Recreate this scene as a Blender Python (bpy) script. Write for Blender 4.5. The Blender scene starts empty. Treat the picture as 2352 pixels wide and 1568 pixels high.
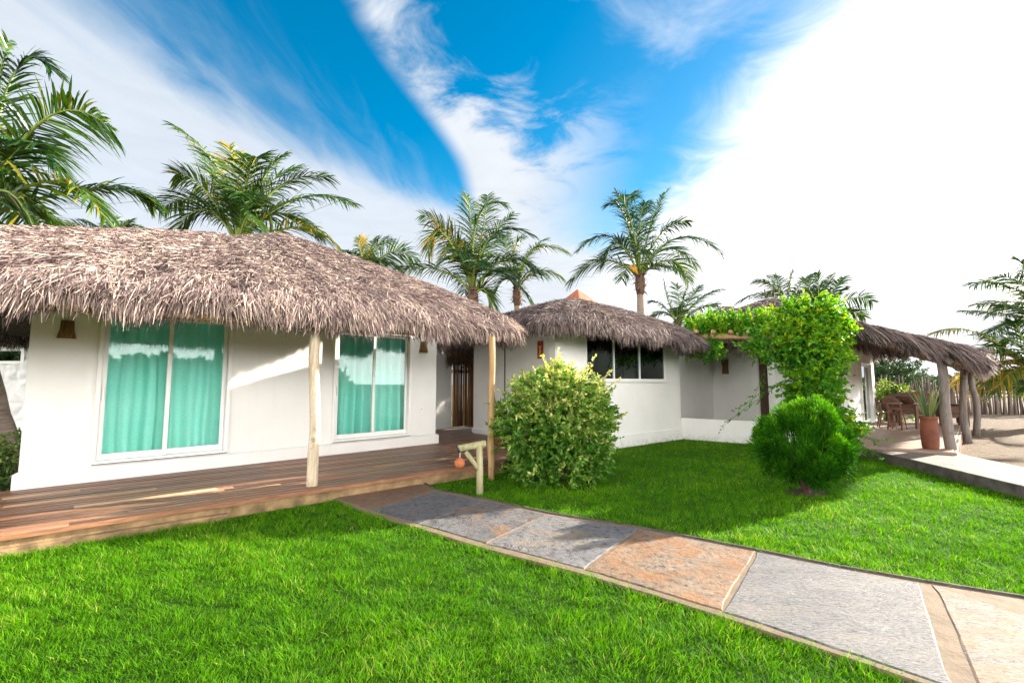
import bpy, math, random
import numpy as np
from mathutils import Vector

random.seed(7)
rng = np.random.default_rng(11)
scene = bpy.context.scene
COL = scene.collection
R = math.radians

# ------------------------------------------------------------------ camera geometry
CAM_H = 1.65
F = 1085.0
PITCH = R(5.05)
CP, SP = math.cos(PITCH), math.sin(PITCH)

def ray(u, v):
    x = (u - 1176.0) / F
    y = (784.0 - v) / F
    return np.array([x, CP - y * SP, SP + y * CP])
CAM = np.array([0, 0, CAM_H])
def atz(u, v, z):
    d = ray(u, v); t = (z - CAM_H) / d[2]
    return CAM + d * t
def aty(u, v, Y):
    d = ray(u, v); return CAM + d * (Y / d[1])
def onplane(u, v, p, n):
    d = ray(u, v); p = np.array(p); n = np.array(n)
    t = np.dot(p - CAM, n) / np.dot(d, n)
    return CAM + d * t

class Frame:
    """a building's own axes: s along the front, d outwards from it"""
    def __init__(self, origin, ang):
        self.o = np.array([origin[0], origin[1], 0.0])
        self.w = np.array([math.cos(ang), math.sin(ang), 0.0])
        self.n = np.array([math.sin(ang), -math.cos(ang), 0.0])
    def P(self, s, d, z):
        return self.o + self.w * s + self.n * d + np.array([0, 0, z])
    def sd(self, p):
        q = np.array(p) - self.o
        return float(np.dot(q, self.w)), float(np.dot(q, self.n)), float(p[2])
    def front(self, u, v, d=0.0):
        return self.sd(onplane(u, v, self.P(0, d, 0), self.n))

# ------------------------------------------------------------------ materials
def new_mat(name):
    m = bpy.data.materials.new(name); m.use_nodes = True
    nt = m.node_tree; nt.nodes.clear()
    out = nt.nodes.new('ShaderNodeOutputMaterial')
    return m, nt, out
def nd(nt, t, **kw):
    n = nt.nodes.new(t)
    for k, v in kw.items():
        if k.startswith('i_'):
            n.inputs[k[2:].replace('_', ' ')].default_value = v
        else:
            setattr(n, k, v)
    return n
def ramp(nt, fac, stops, interp='LINEAR'):
    r = nt.nodes.new('ShaderNodeValToRGB'); r.color_ramp.interpolation = interp
    e = r.color_ramp.elements
    while len(e) < len(stops): e.new(0.5)
    for i, (p, c) in enumerate(stops):
        e[i].position = p; e[i].color = (*c, 1) if len(c) == 3 else c
    if fac is not None: nt.links.new(fac, r.inputs[0])
    return r.outputs[0]
def math_(nt, op, a, b=None, c=None, clamp=False):
    n = nt.nodes.new('ShaderNodeMath'); n.operation = op; n.use_clamp = clamp
    for i, x in enumerate((a, b, c)):
        if x is None: continue
        if isinstance(x, (int, float)): n.inputs[i].default_value = x
        else: nt.links.new(x, n.inputs[i])
    return n.outputs[0]
def mixc(nt, fac, a, b, blend='MIX'):
    n = nt.nodes.new('ShaderNodeMix'); n.data_type = 'RGBA'; n.blend_type = blend
    for sock, x in ((n.inputs[0], fac), (n.inputs[6], a), (n.inputs[7], b)):
        if isinstance(x, (int, float)): sock.default_value = x
        elif isinstance(x, tuple): sock.default_value = (*x, 1) if len(x) == 3 else x
        else: nt.links.new(x, sock)
    return n.outputs[2]
def noise(nt, vec, scale, detail=4, rough=0.55, dist=0.0):
    n = nd(nt, 'ShaderNodeTexNoise'); n.inputs['Scale'].default_value = scale
    n.inputs['Detail'].default_value = detail; n.inputs['Roughness'].default_value = rough
    n.inputs['Distortion'].default_value = dist
    if vec is not None: nt.links.new(vec, n.inputs['Vector'])
    return n.outputs['Fac']
def coords(nt, scale=(1, 1, 1), rot=(0, 0, 0), loc=(0, 0, 0), kind='Object'):
    tc = nd(nt, 'ShaderNodeTexCoord'); mp = nd(nt, 'ShaderNodeMapping')
    mp.inputs['Scale'].default_value = scale; mp.inputs['Rotation'].default_value = rot
    mp.inputs['Location'].default_value = loc
    nt.links.new(tc.outputs[kind], mp.inputs['Vector'])
    return mp.outputs[0]
def bump(nt, h, strength=0.4, dist=0.02):
    b = nd(nt, 'ShaderNodeBump'); b.inputs['Strength'].default_value = strength; b.inputs['Distance'].default_value = dist
    nt.links.new(h, b.inputs['Height']); return b.outputs[0]
def principled(nt, out, color, rough=0.7, normal=None, spec=0.4, metallic=0.0):
    p = nd(nt, 'ShaderNodeBsdfPrincipled')
    if isinstance(color, tuple): p.inputs['Base Color'].default_value = (*color, 1)
    else: nt.links.new(color, p.inputs['Base Color'])
    if isinstance(rough, (int, float)): p.inputs['Roughness'].default_value = rough
    else: nt.links.new(rough, p.inputs['Roughness'])
    p.inputs['Specular IOR Level'].default_value = spec
    p.inputs['Metallic'].default_value = metallic
    if normal is not None: nt.links.new(normal, p.inputs['Normal'])
    if out is not None: nt.links.new(p.outputs[0], out.inputs[0])
    return p
def attr(nt, name='var'):
    a = nd(nt, 'ShaderNodeAttribute'); a.attribute_name = name
    return a.outputs['Fac']

def mat_strand(name, stops, trans=0.3, rough=0.6, spec=0.25, tr_tint=(1, 1, 1), tip=None):
    """straw, grass and leaves: colour differs from strand to strand (attribute 'var')"""
    m, nt, out = new_mat(name)
    c = ramp(nt, attr(nt), stops)
    if tip is not None:
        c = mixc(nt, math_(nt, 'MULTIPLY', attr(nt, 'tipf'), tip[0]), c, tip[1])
    p = principled(nt, None, c, rough, spec=spec)
    if trans > 0:
        t = nd(nt, 'ShaderNodeBsdfTranslucent')
        nt.links.new(mixc(nt, 1.0, c, tr_tint, 'MULTIPLY'), t.inputs[0])
        mx = nd(nt, 'ShaderNodeMixShader'); mx.inputs[0].default_value = trans
        nt.links.new(p.outputs[0], mx.inputs[1]); nt.links.new(t.outputs[0], mx.inputs[2])
        nt.links.new(mx.outputs[0], out.inputs[0])
    else:
        nt.links.new(p.outputs[0], out.inputs[0])
    return m

def mat_plain(name, color, rough=0.6, var=0.12, scale=6.0, bmp=0.15, bdist=0.01, spec=0.4, stretch=(1, 1, 1), metallic=0.0):
    m, nt, out = new_mat(name)
    v = coords(nt, stretch)
    n = noise(nt, v, scale, 5)
    n2 = noise(nt, v, scale * 6.3, 4)
    lo = tuple(c * (1 - var) for c in color); hi = tuple(min(1, c * (1 + var)) for c in color)
    c = ramp(nt, n, [(0.3, lo), (0.7, hi)])
    h = math_(nt, 'ADD', n, math_(nt, 'MULTIPLY', n2, 0.5))
    principled(nt, out, c, rough, bump(nt, h, bmp, bdist), spec, metallic)
    return m

M = {}
def make_materials():
    # white painted render: faint trowel marks, a little rain streaking and grime near the foot
    m, nt, out = new_mat('white_render')
    v = coords(nt); n = noise(nt, v, 1.3, 5); n2 = noise(nt, v, 38, 3)
    st = noise(nt, coords(nt, (9, 9, 0.6)), 1.0, 5, 0.6)
    c = ramp(nt, n, [(0.25, (0.76, 0.745, 0.71)), (0.75, (0.84, 0.83, 0.80))])
    c = mixc(nt, math_(nt, 'MULTIPLY', ramp(nt, st, [(0.54, (0, 0, 0)), (0.78, (1, 1, 1))]), 0.13), c, (0.58, 0.54, 0.47))
    tc = nd(nt, 'ShaderNodeNewGeometry'); sx = nd(nt, 'ShaderNodeSeparateXYZ'); nt.links.new(tc.outputs['Position'], sx.inputs[0])
    mr = nd(nt, 'ShaderNodeMapRange'); mr.inputs[1].default_value = 0.0; mr.inputs[2].default_value = 0.22; mr.inputs[3].default_value = 1; mr.inputs[4].default_value = 0
    nt.links.new(sx.outputs[2], mr.inputs[0])
    dirt = math_(nt, 'MULTIPLY', mr.outputs[0], ramp(nt, noise(nt, v, 9, 6, 0.7), [(0.42, (0, 0, 0)), (0.7, (1, 1, 1))]))
    c = mixc(nt, math_(nt, 'MULTIPLY', dirt, 0.7), c, (0.28, 0.22, 0.17))
    principled(nt, out, c, 0.75, bump(nt, math_(nt, 'ADD', n, math_(nt, 'MULTIPLY', n2, 0.25)), 0.12, 0.01), 0.25)
    M['white'] = m
    M['stonewhite'] = mat_plain('white_painted_stone', (0.80, 0.79, 0.77), 0.8, 0.06, 9, 0.5, 0.02)
    M['alu'] = mat_plain('white_aluminium', (0.82, 0.81, 0.78), 0.35, 0.03, 3, 0.02, 0.002)
    M['rubber'] = mat_plain('dark_gasket', (0.03, 0.03, 0.03), 0.6)
    # thatch
    M['thatch'] = mat_strand('palm_thatch', [(0.0, (0.045, 0.029, 0.029)), (0.25, (0.155, 0.107, 0.102)), (0.55, (0.34, 0.25, 0.23)),
                                             (0.82, (0.53, 0.41, 0.36)), (1.0, (0.78, 0.64, 0.49))], 0.12, 0.7, 0.2)
    M['thatch_grey'] = mat_strand('grey_thatch', [(0.0, (0.045, 0.032, 0.033)), (0.3, (0.135, 0.10, 0.098)), (0.65, (0.26, 0.195, 0.185)),
                                             (0.9, (0.41, 0.325, 0.29)), (1.0, (0.62, 0.52, 0.42))], 0.12, 0.7, 0.2)
    M['thatch_core'] = mat_plain('thatch_core', (0.16, 0.12, 0.10), 0.9, 0.4, 14, 0.8, 0.05)
    M['thatch_brown'] = mat_strand('brown_thatch', [(0.0, (0.06, 0.035, 0.022)), (0.5, (0.17, 0.105, 0.062)), (1.0, (0.40, 0.27, 0.16))], 0.12, 0.7, 0.2)
    # deck
    m, nt, out = new_mat('deck_boards')
    v = coords(nt, (1.2, 22, 22), (0, 0, -DECK_ANG)); n = noise(nt, v, 1.6, 6, 0.6, 0.4)
    c = ramp(nt, attr(nt), [(0.0, (0.10, 0.046, 0.027)), (0.35, (0.20, 0.092, 0.048)), (0.7, (0.30, 0.15, 0.08)), (0.84, (0.37, 0.205, 0.11)), (0.93, (0.33, 0.19, 0.10)), (1.0, (0.55, 0.36, 0.20))])
    c = mixc(nt, 0.75, c, ramp(nt, n, [(0.3, (0.5, 0.5, 0.5)), (0.7, (1, 1, 1))]), 'MULTIPLY')
    principled(nt, out, c, ramp(nt, n, [(0.2, (0.32,) * 3), (0.8, (0.55,) * 3)]), bump(nt, n, 0.25, 0.006), 0.45)
    M['deck'] = m
    M['fascia'] = mat_plain('deck_edge_timber', (0.26, 0.12, 0.06), 0.5, 0.35, 5, 0.3, 0.008, stretch=(1, 1, 6))
    M['deckbase'] = mat_plain('weathered_plinth', (0.26, 0.17, 0.085), 0.9, 0.55, 5, 0.6, 0.03)
    # timbers
    def wood(name, dark, light, stretch=(14, 14, 1.1), rough=0.7, bmp=0.35):
        m, nt, out = new_mat(name)
        v = coords(nt, stretch); n = noise(nt, v, 1.7, 7, 0.62, 0.6)
        k = noise(nt, coords(nt, (3, 3, 3)), 2.6, 3)
        c = ramp(nt, n, [(0.3, dark), (0.7, light)])
        c = mixc(nt, ramp(nt, k, [(0.62, (0, 0, 0)), (0.72, (0.6,) * 3)]), c, tuple(x * 0.5 for x in dark))
        principled(nt, out, c, rough, bump(nt, n, bmp, 0.012), 0.3)
        return m
    M['pale_post'] = wood('bleached_log', (0.36, 0.27, 0.17), (0.68, 0.58, 0.44))
    M['tan_post'] = wood('tan_log', (0.26, 0.15, 0.065), (0.50, 0.33, 0.16))
    M['grey_post'] = wood('grey_log', (0.085, 0.07, 0.062), (0.24, 0.20, 0.175))
    M['green_post'] = wood('treated_log', (0.24, 0.22, 0.11), (0.47, 0.43, 0.25))
    M['dark_wood'] = wood('dark_polished_wood', (0.075, 0.03, 0.016), (0.16, 0.068, 0.035), (3, 14, 14), 0.35, 0.1)
    M['door_wood'] = wood('dark_door_wood', (0.05, 0.028, 0.02), (0.10, 0.055, 0.035), rough=0.5)
    M['beam'] = wood('tan_beam', (0.2, 0.13, 0.075), (0.40, 0.28, 0.17), (1.2, 9, 9))
    M['gate_stick'] = mat_strand('split_bamboo', [(0.0, (0.07, 0.03, 0.012)), (0.4, (0.26, 0.125, 0.045)), (0.7, (0.50, 0.28, 0.10)), (1.0, (0.80, 0.58, 0.27))], 0.0, 0.45, 0.4)
    M['stick'] = mat_strand('fence_stick', [(0.0, (0.06, 0.045, 0.04)), (0.5, (0.14, 0.107, 0.092)), (1.0, (0.27, 0.22, 0.19))], 0.0, 0.85, 0.1)
    M['wicker'] = wood('woven_cane', (0.10, 0.05, 0.022), (0.32, 0.18, 0.085), (26, 26, 2))
    M['wicker_dark'] = wood('dark_cane', (0.05, 0.024, 0.014), (0.15, 0.075, 0.045), (20, 20, 20))
    M['terracotta'] = mat_plain('terracotta', (0.145, 0.042, 0.02), 0.75, 0.3, 4, 0.3, 0.01)
    M['clay'] = mat_plain('red_clay_tile', (0.36, 0.12, 0.06), 0.8, 0.3, 8, 0.4, 0.02)
    M['redsign'] = mat_plain('red_board', (0.36, 0.025, 0.015), 0.5, 0.1)
    M['yellow'] = mat_plain('yellow_paint', (0.70, 0.46, 0.06), 0.5, 0.1)
    M['orange_shade'] = mat_plain('orange_ceramic', (0.42, 0.125, 0.045), 0.55, 0.22, 30, 0.6, 0.01)
    M['iron'] = mat_plain('black_iron', (0.02, 0.02, 0.02), 0.5, 0.1)
    M['rope'] = mat_plain('pale_cord', (0.6, 0.55, 0.45), 0.8, 0.1)
    M['dark_room'] = mat_plain('unlit_interior', (0.05, 0.055, 0.055), 0.9, 0.1)
    M['room_floor'] = mat_plain('interior_floor', (0.25, 0.2, 0.16), 0.8, 0.1)
    # curtains
    m, nt, out = new_mat('teal_curtain')
    n = noise(nt, coords(nt), 40, 3)
    c = ramp(nt, n, [(0.3, (0.31, 0.82, 0.70)), (0.7, (0.40, 0.88, 0.79))])
    p = principled(nt, None, c, 0.8, spec=0.1)
    t = nd(nt, 'ShaderNodeBsdfTranslucent'); nt.links.new(c, t.inputs[0])
    mx = nd(nt, 'ShaderNodeMixShader'); mx.inputs[0].default_value = 0.2
    nt.links.new(p.outputs[0], mx.inputs[1]); nt.links.new(t.outputs[0], mx.inputs[2]); nt.links.new(mx.outputs[0], out.inputs[0])
    M['curtain'] = m
    M['curtain_grey'] = mat_plain('grey_curtain', (0.42, 0.43, 0.38), 0.9, 0.1)
    # glass: tinted pane that mirrors the garden
    def glass(name, tint, ior, base=0.0):
        m, nt, out = new_mat(name)
        tr = nd(nt, 'ShaderNodeBsdfTransparent'); tr.inputs[0].default_value = (*tint, 1)
        gl = nd(nt, 'ShaderNodeBsdfGlossy'); gl.inputs['Roughness'].default_value = 0.0; gl.inputs[0].default_value = (0.85, 0.97, 0.97, 1)
        nn = noise(nt, coords(nt), 0.8, 2); b = bump(nt, nn, 0.02, 0.02); nt.links.new(b, gl.inputs['Normal'])
        fr = nd(nt, 'ShaderNodeFresnel'); fr.inputs[0].default_value = ior
        f = math_(nt, 'ADD', fr.outputs[0], base, clamp=True)
        mx = nd(nt, 'ShaderNodeMixShader'); nt.links.new(f, mx.inputs[0])
        nt.links.new(tr.outputs[0], mx.inputs[1]); nt.links.new(gl.outputs[0], mx.inputs[2]); nt.links.new(mx.outputs[0], out.inputs[0])
        return m
    M['glass'] = glass('green_glass', (0.975, 1.0, 0.99), 1.42, 0.0)
    M['glass_dark'] = glass('dark_glass', (0.35, 0.42, 0.42), 1.6, 0.06)
    # ground
    m, nt, out = new_mat('sand')
    v = coords(nt); n = noise(nt, v, 0.9, 6, 0.6); n2 = noise(nt, v, 7, 6, 0.65); n3 = noise(nt, v, 60, 3)
    c = ramp(nt, n2, [(0.25, (0.15, 0.11, 0.078)), (0.75, (0.235, 0.18, 0.13))])
    c = mixc(nt, math_(nt, 'MULTIPLY', ramp(nt, n3, [(0.62, (0, 0, 0)), (0.75, (1, 1, 1))]), 0.35), c, (0.20, 0.15, 0.11))
    h = math_(nt, 'ADD', math_(nt, 'MULTIPLY', n2, 1.0), math_(nt, 'MULTIPLY', n3, 0.2))
    principled(nt, out, c, 0.95, bump(nt, h, 0.9, 0.12), 0.1)
    M['sand'] = m
    m, nt, out = new_mat('lawn_soil')
    v = coords(nt); n = noise(nt, v, 9, 6, 0.65)
    c = ramp(nt, n, [(0.3, (0.025, 0.055, 0.008)), (0.7, (0.05, 0.11, 0.012))])
    principled(nt, out, c, 0.95, bump(nt, n, 0.6, 0.03), 0.1)
    M['soil'] = m
    M['bark_soil'] = mat_plain('bare_soil', (0.07, 0.045, 0.03), 0.95, 0.4, 14, 0.8, 0.04)
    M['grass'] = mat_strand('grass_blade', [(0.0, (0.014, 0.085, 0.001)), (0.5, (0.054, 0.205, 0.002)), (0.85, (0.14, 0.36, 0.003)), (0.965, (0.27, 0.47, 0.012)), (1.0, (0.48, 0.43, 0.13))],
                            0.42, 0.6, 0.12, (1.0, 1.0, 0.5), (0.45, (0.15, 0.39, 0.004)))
    M['mortar'] = mat_plain('path_mortar', (0.20, 0.14, 0.09), 0.9, 0.2, 7, 0.5, 0.015)
    M['kerb'] = mat_plain('dark_kerb', (0.075, 0.06, 0.05), 0.9, 0.4, 6, 0.6, 0.02)
    def stone(name, base, dark, stain, amt, seed, sc=1.0, stretch=(1, 1, 1), rot=0.0, pos=0.5, crack=True):
        m, nt, out = new_mat(name)
        v = coords(nt, stretch, (0, 0, rot), (seed * 3.7, seed * 1.3, 0))
        n = noise(nt, v, 1.7 * sc, 7, 0.62, 0.7); n2 = noise(nt, v, 17 * sc, 6, 0.7, 0.3); n3 = noise(nt, v, 2.3, 5, 0.55, 1.2)
        c = ramp(nt, n2, [(0.34, dark), (0.47, base), (0.68, tuple(min(1, x * 1.4) for x in base))])
        c = mixc(nt, 0.55, c, ramp(nt, n, [(0.32, (0.5, 0.5, 0.53)), (0.62, (1.08, 1.04, 1.0))]), 'MULTIPLY')
        f = ramp(nt, n3, [(max(0, pos - 0.09), (0, 0, 0)), (min(1, pos + 0.12), (1, 1, 1))])
        c = mixc(nt, math_(nt, 'MULTIPLY', f, amt), c, mixc(nt, n2, tuple(x * 0.75 for x in stain), stain))
        h = math_(nt, 'ADD', n, math_(nt, 'MULTIPLY', n2, 0.45))
        if crack:
            vo = nd(nt, 'ShaderNodeTexVoronoi'); vo.feature = 'DISTANCE_TO_EDGE'; vo.inputs['Scale'].default_value = 1.1
            vv = nd(nt, 'ShaderNodeVectorMath'); vv.operation = 'ADD'
            no = nd(nt, 'ShaderNodeTexNoise'); no.inputs['Scale'].default_value = 3.5; no.inputs['Detail'].default_value = 6; nt.links.new(v, no.inputs['Vector'])
            nt.links.new(v, vv.inputs[0]); nt.links.new(no.outputs['Color'], vv.inputs[1]); nt.links.new(vv.outputs[0], vo.inputs['Vector'])
            cr = ramp(nt, vo.outputs['Distance'], [(0.0, (1, 1, 1)), (0.022, (0, 0, 0))])
            cr = math_(nt, 'MULTIPLY', cr, ramp(nt, noise(nt, v, 1.4, 2), [(0.5, (0, 0, 0)), (0.58, (1, 1, 1))]))
            c = mixc(nt, math_(nt, 'MULTIPLY', cr, 0.8), c, (0.05, 0.042, 0.038))
            h = math_(nt, 'SUBTRACT', h, math_(nt, 'MULTIPLY', cr, 0.4))
        principled(nt, out, c, 0.75, bump(nt, h, 0.75, 0.03), 0.3)
        return m
    gb, gd = (0.27, 0.265, 0.28), (0.12, 0.12, 0.135)
    M['slab'] = [
        stone('slate_rust', (0.15, 0.11, 0.09), (0.055, 0.042, 0.04), (0.22, 0.12, 0.065), 0.7, 1, pos=0.42, crack=False),
        stone('slate_blue', (0.12, 0.12, 0.13), (0.04, 0.04, 0.048), (0.20, 0.12, 0.07), 0.35, 2, pos=0.62, crack=False),
        stone('slate_spotted', (0.135, 0.13, 0.135), (0.045, 0.043, 0.05), (0.27, 0.14, 0.055), 0.8, 3, pos=0.58),
        stone('slate_cracked', (0.155, 0.153, 0.16), (0.05, 0.05, 0.06), (0.29, 0.22, 0.14), 0.65, 4, pos=0.57),
        stone('slate_ochre', (0.225, 0.17, 0.125), (0.05, 0.042, 0.04), (0.31, 0.14, 0.05), 0.75, 6, pos=0.49, crack=False),
        stone('slate_pale', (0.165, 0.162, 0.168), (0.055, 0.053, 0.062), (0.26, 0.22, 0.17), 0.4, 7, 1.3, (1, 2.6, 1), R(-20), 0.56, False),
        stone('slate_cream', (0.20, 0.172, 0.145), (0.06, 0.053, 0.052), (0.30, 0.15, 0.06), 0.7, 9, 1.1, (1, 3.0, 1), R(-25), 0.52, False)]
    M['paving'] = stone('terrace_slab', (0.16, 0.143, 0.128), (0.05, 0.045, 0.042), (0.27, 0.2, 0.14), 0.4, 12, 1.2, (2, 1, 1), R(20), 0.5, True)
    M['terrace'] = mat_plain('terrace_tile', (0.27, 0.19, 0.14), 0.55, 0.15, 3, 0.1, 0.01)
    M['kerbface'] = mat_plain('dark_stone_kerb', (0.10, 0.085, 0.072), 0.9, 0.45, 5, 0.6, 0.03)
    # plants
    M['palm'] = mat_strand('palm_leaflet', [(0.0, (0.007, 0.03, 0.006)), (0.5, (0.027, 0.080, 0.008)), (0.76, (0.07, 0.14, 0.008)), (0.93, (0.19, 0.21, 0.012)), (1.0, (0.40, 0.24, 0.02))], 0.30, 0.35, 0.5, (1.0, 1.0, 0.45))
    M['rachis'] = mat_strand('palm_rachis', [(0.0, (0.10, 0.17, 0.03)), (0.7, (0.25, 0.30, 0.05)), (1.0, (0.50, 0.36, 0.05))], 0.0, 0.45, 0.4)
    M['trunk'] = mat_plain('palm_trunk', (0.27, 0.21, 0.17), 0.9, 0.4, 5, 0.8, 0.05, stretch=(1, 1, 9))
    M['husk'] = mat_strand('dead_leaf_base', [(0.0, (0.07, 0.04, 0.028)), (0.6, (0.20, 0.125, 0.085)), (1.0, (0.38, 0.27, 0.19))], 0.0, 0.8, 0.15)
    M['coconut'] = mat_plain('yellow_spathe', (0.66, 0.35, 0.045), 0.6, 0.25, 12, 0.5, 0.02)
    M['bush'] = mat_strand('variegated_leaf', [(0.0, (0.03, 0.11, 0.012)), (0.35, (0.06, 0.20, 0.015)), (0.62, (0.15, 0.30, 0.03)), (0.82, (0.38, 0.47, 0.10)), (1.0, (0.68, 0.66, 0.25))], 0.32, 0.42, 0.45, (1.0, 1.0, 0.5))
    M['conifer'] = mat_strand('thuja_spray', [(0.0, (0.008, 0.045, 0.003)), (0.5, (0.025, 0.125, 0.004)), (0.85, (0.07, 0.26, 0.005)), (1.0, (0.16, 0.38, 0.01))], 0.30, 0.7, 0.08, (1.0, 1.0, 0.4))
    M['vine'] = mat_strand('vine_leaf', [(0.0, (0.03, 0.13, 0.012)), (0.45, (0.065, 0.25, 0.015)), (0.8, (0.19, 0.42, 0.012)), (1.0, (0.42, 0.53, 0.02))], 0.5, 0.45, 0.4, (1.0, 1.0, 0.4))
    M['hedge'] = mat_strand('hedge_leaf', [(0.0, (0.03, 0.07, 0.012)), (0.5, (0.08, 0.15, 0.02)), (0.9, (0.20, 0.27, 0.05)), (1.0, (0.34, 0.20, 0.09))], 0.25, 0.45, 0.45, (1, 1, 0.5))
    M['snake'] = mat_strand('snake_plant_leaf', [(0.0, (0.04, 0.09, 0.03)), (0.6, (0.12, 0.19, 0.06)), (1.0, (0.40, 0.36, 0.08))], 0.1, 0.4, 0.5)
    M['stem'] = mat_plain('woody_stem', (0.10, 0.058, 0.038), 0.9, 0.4, 9, 0.5, 0.02)
    M['far_leaf'] = mat_strand('far_shrub_leaf', [(0.0, (0.02, 0.05, 0.016)), (0.6, (0.05, 0.10, 0.03)), (1.0, (0.11, 0.17, 0.05))], 0.2, 0.6, 0.2)
DECK_ANG = math.atan2(0.666, 0.746)
make_materials()

# ------------------------------------------------------------------ object helpers
ORIGIN = {}
def thing(name, label, cat, loc, group=None):
    o = bpy.data.objects.new(name, None); COL.objects.link(o)
    o.empty_display_size = 0.2
    o.location = tuple(float(x) for x in loc)
    o['label'] = label; o['category'] = cat
    if group: o['group'] = group
    ORIGIN[o.name] = np.array(loc, float)
    return o
def tag(o, label=None, cat=None, group=None, kind=None):
    for k, v in (('label', label), ('category', cat), ('group', group), ('kind', kind)):
        if v: o[k] = v
    return o
def link(name, me, mat, parent, off=None):
    o = bpy.data.objects.new(name, me); COL.objects.link(o)
    mats = mat if isinstance(mat, (list, tuple)) else [mat]
    for mm in mats: me.materials.append(mm)
    if parent is not None:
        o.parent = parent; ORIGIN[o.name] = ORIGIN[parent.name]
    else:
        off = np.zeros(3) if off is None else off
        o.location = tuple(float(x) for x in off); ORIGIN[o.name] = np.array(off, float)
    return o

def unit(a):
    return a / np.maximum(np.linalg.norm(a, axis=-1, keepdims=True), 1e-9)

def np_mesh(name, V, Q, var=None, tipf=None, smooth=False, mat=None, parent=None, base=None, attrs=None):
    """V n x 3 world points, Q m x 4 quads -> ONE mesh object"""
    off = ORIGIN[parent.name] if parent is not None else (np.zeros(3) if base is None else np.array(base, float))
    V = np.asarray(V, float) - off
    me = bpy.data.meshes.new(name)
    n, m = len(V), len(Q)
    me.vertices.add(n); me.vertices.foreach_set('co', V.astype(np.float32).ravel())
    me.loops.add(m * 4); me.loops.foreach_set('vertex_index', np.asarray(Q, np.int32).ravel())
    me.polygons.add(m); me.polygons.foreach_set('loop_start', np.arange(0, m * 4, 4, dtype=np.int32))
    if smooth: me.polygons.foreach_set('use_smooth', np.ones(m, bool))
    for nm, a in (('var', var), ('tipf', tipf)):
        if a is not None:
            at = me.attributes.new(nm, 'FLOAT', 'POINT'); at.data.foreach_set('value', np.asarray(a, np.float32))
    me.update(calc_edges=True)
    return link(name, me, mat, parent, off)

def strips(root, dirv, side, length, width, droop, rows=3, prof=None, curl=None):
    """N flat strips: returns V (N*rows*2,3), Q, and each vertex' place along its strip"""
    N = len(root)
    t = np.linspace(0, 1, rows)
    if prof is None: prof = 1 - 0.85 * t
    prof = np.asarray(prof)
    L = np.asarray(length).reshape(-1, 1, 1) * np.ones((N, 1, 1))
    D = np.asarray(droop).reshape(-1, 1, 1) * np.ones((N, 1, 1))
    W = np.asarray(width).reshape(-1, 1, 1) * np.ones((N, 1, 1))
    tt = t.reshape(1, -1, 1)
    c = root[:, None, :] + dirv[:, None, :] * L * tt
    c = c + np.array([0, 0, -1.0]) * D * L * tt ** 2
    if curl is not None:
        c = c + curl[:, None, :] * L * tt ** 2
    s = side[:, None, :] * W * 0.5 * prof.reshape(1, -1, 1)
    V = np.stack([c - s, c + s], axis=2)          # N,rows,2,3
    base = (np.arange(N) * rows * 2).reshape(-1, 1)
    q = []
    for r in range(rows - 1):
        a = base + r * 2
        q.append(np.concatenate([a, a + 1, a + 3, a + 2], axis=1))
    Q = np.stack(q, axis=1).reshape(-1, 4)
    tip = np.broadcast_to(t.reshape(1, -1, 1), (N, rows, 2)).ravel()
    return V.reshape(-1, 3), Q, tip, rows * 2

class Acc:
    """collects strips and tubes into one mesh"""
    def __init__(self): self.V = []; self.Q = []; self.var = []; self.tip = []; self.n = 0
    def add(self, V, Q, var, tip=None):
        V = np.asarray(V, float).reshape(-1, 3)
        self.V.append(V); self.Q.append(np.asarray(Q) + self.n)
        self.var.append(np.broadcast_to(np.asarray(var, float), (len(V),)) if np.ndim(var) == 0 else np.asarray(var, float))
        self.tip.append(np.zeros(len(V)) if tip is None else tip); self.n += len(V)
    def strips(self, root, dirv, side, length, width, droop, var, rows=3, prof=None, curl=None):
        V, Q, tip, k = strips(root, dirv, side, length, width, droop, rows, prof, curl)
        self.add(V, Q, np.repeat(var, k), tip)
    def tube(self, pts, rad, n=6, var=0.5):
        V, Q = tube_np(pts, rad, n); self.add(V, Q, var)
    def build(self, name, mat, parent=None, base=None, smooth=False):
        return np_mesh(name, np.concatenate(self.V), np.concatenate(self.Q), np.concatenate(self.var), np.concatenate(self.tip), smooth, mat, parent, base)

def tube_np(pts, rad, n=8):
    pts = np.asarray(pts, float); k = len(pts)
    rad = np.broadcast_to(np.asarray(rad, float), (k,))
    T = np.gradient(pts, axis=0); T = unit(T)
    ref = np.array([0, 0, 1.0]) if abs(T[0][2]) < 0.8 else np.array([1.0, 0.13, 0])
    A = unit(np.cross(T, ref)); B = np.cross(T, A)
    ang = np.linspace(0, 2 * np.pi, n, endpoint=False)
    ring = A[:, None, :] * np.cos(ang)[None, :, None] + B[:, None, :] * np.sin(ang)[None, :, None]
    V = pts[:, None, :] + ring * rad[:, None, None]
    V = np.concatenate([V.reshape(-1, 3), pts[:1], pts[-1:]])
    Q = []
    for i in range(k - 1):
        for j in range(n):
            a, b = i * n + j, i * n + (j + 1) % n
            Q.append((a, b, b + n, a + n))
    c0, c1 = k * n, k * n + 1
    for j in range(0, n, 2):
        Q.append((c0, (j + 2) % n, j + 1, j)); o = (k - 1) * n
        Q.append((c1, o + j, o + j + 1, o + (j + 2) % n))
    return V, np.array(Q)

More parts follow.
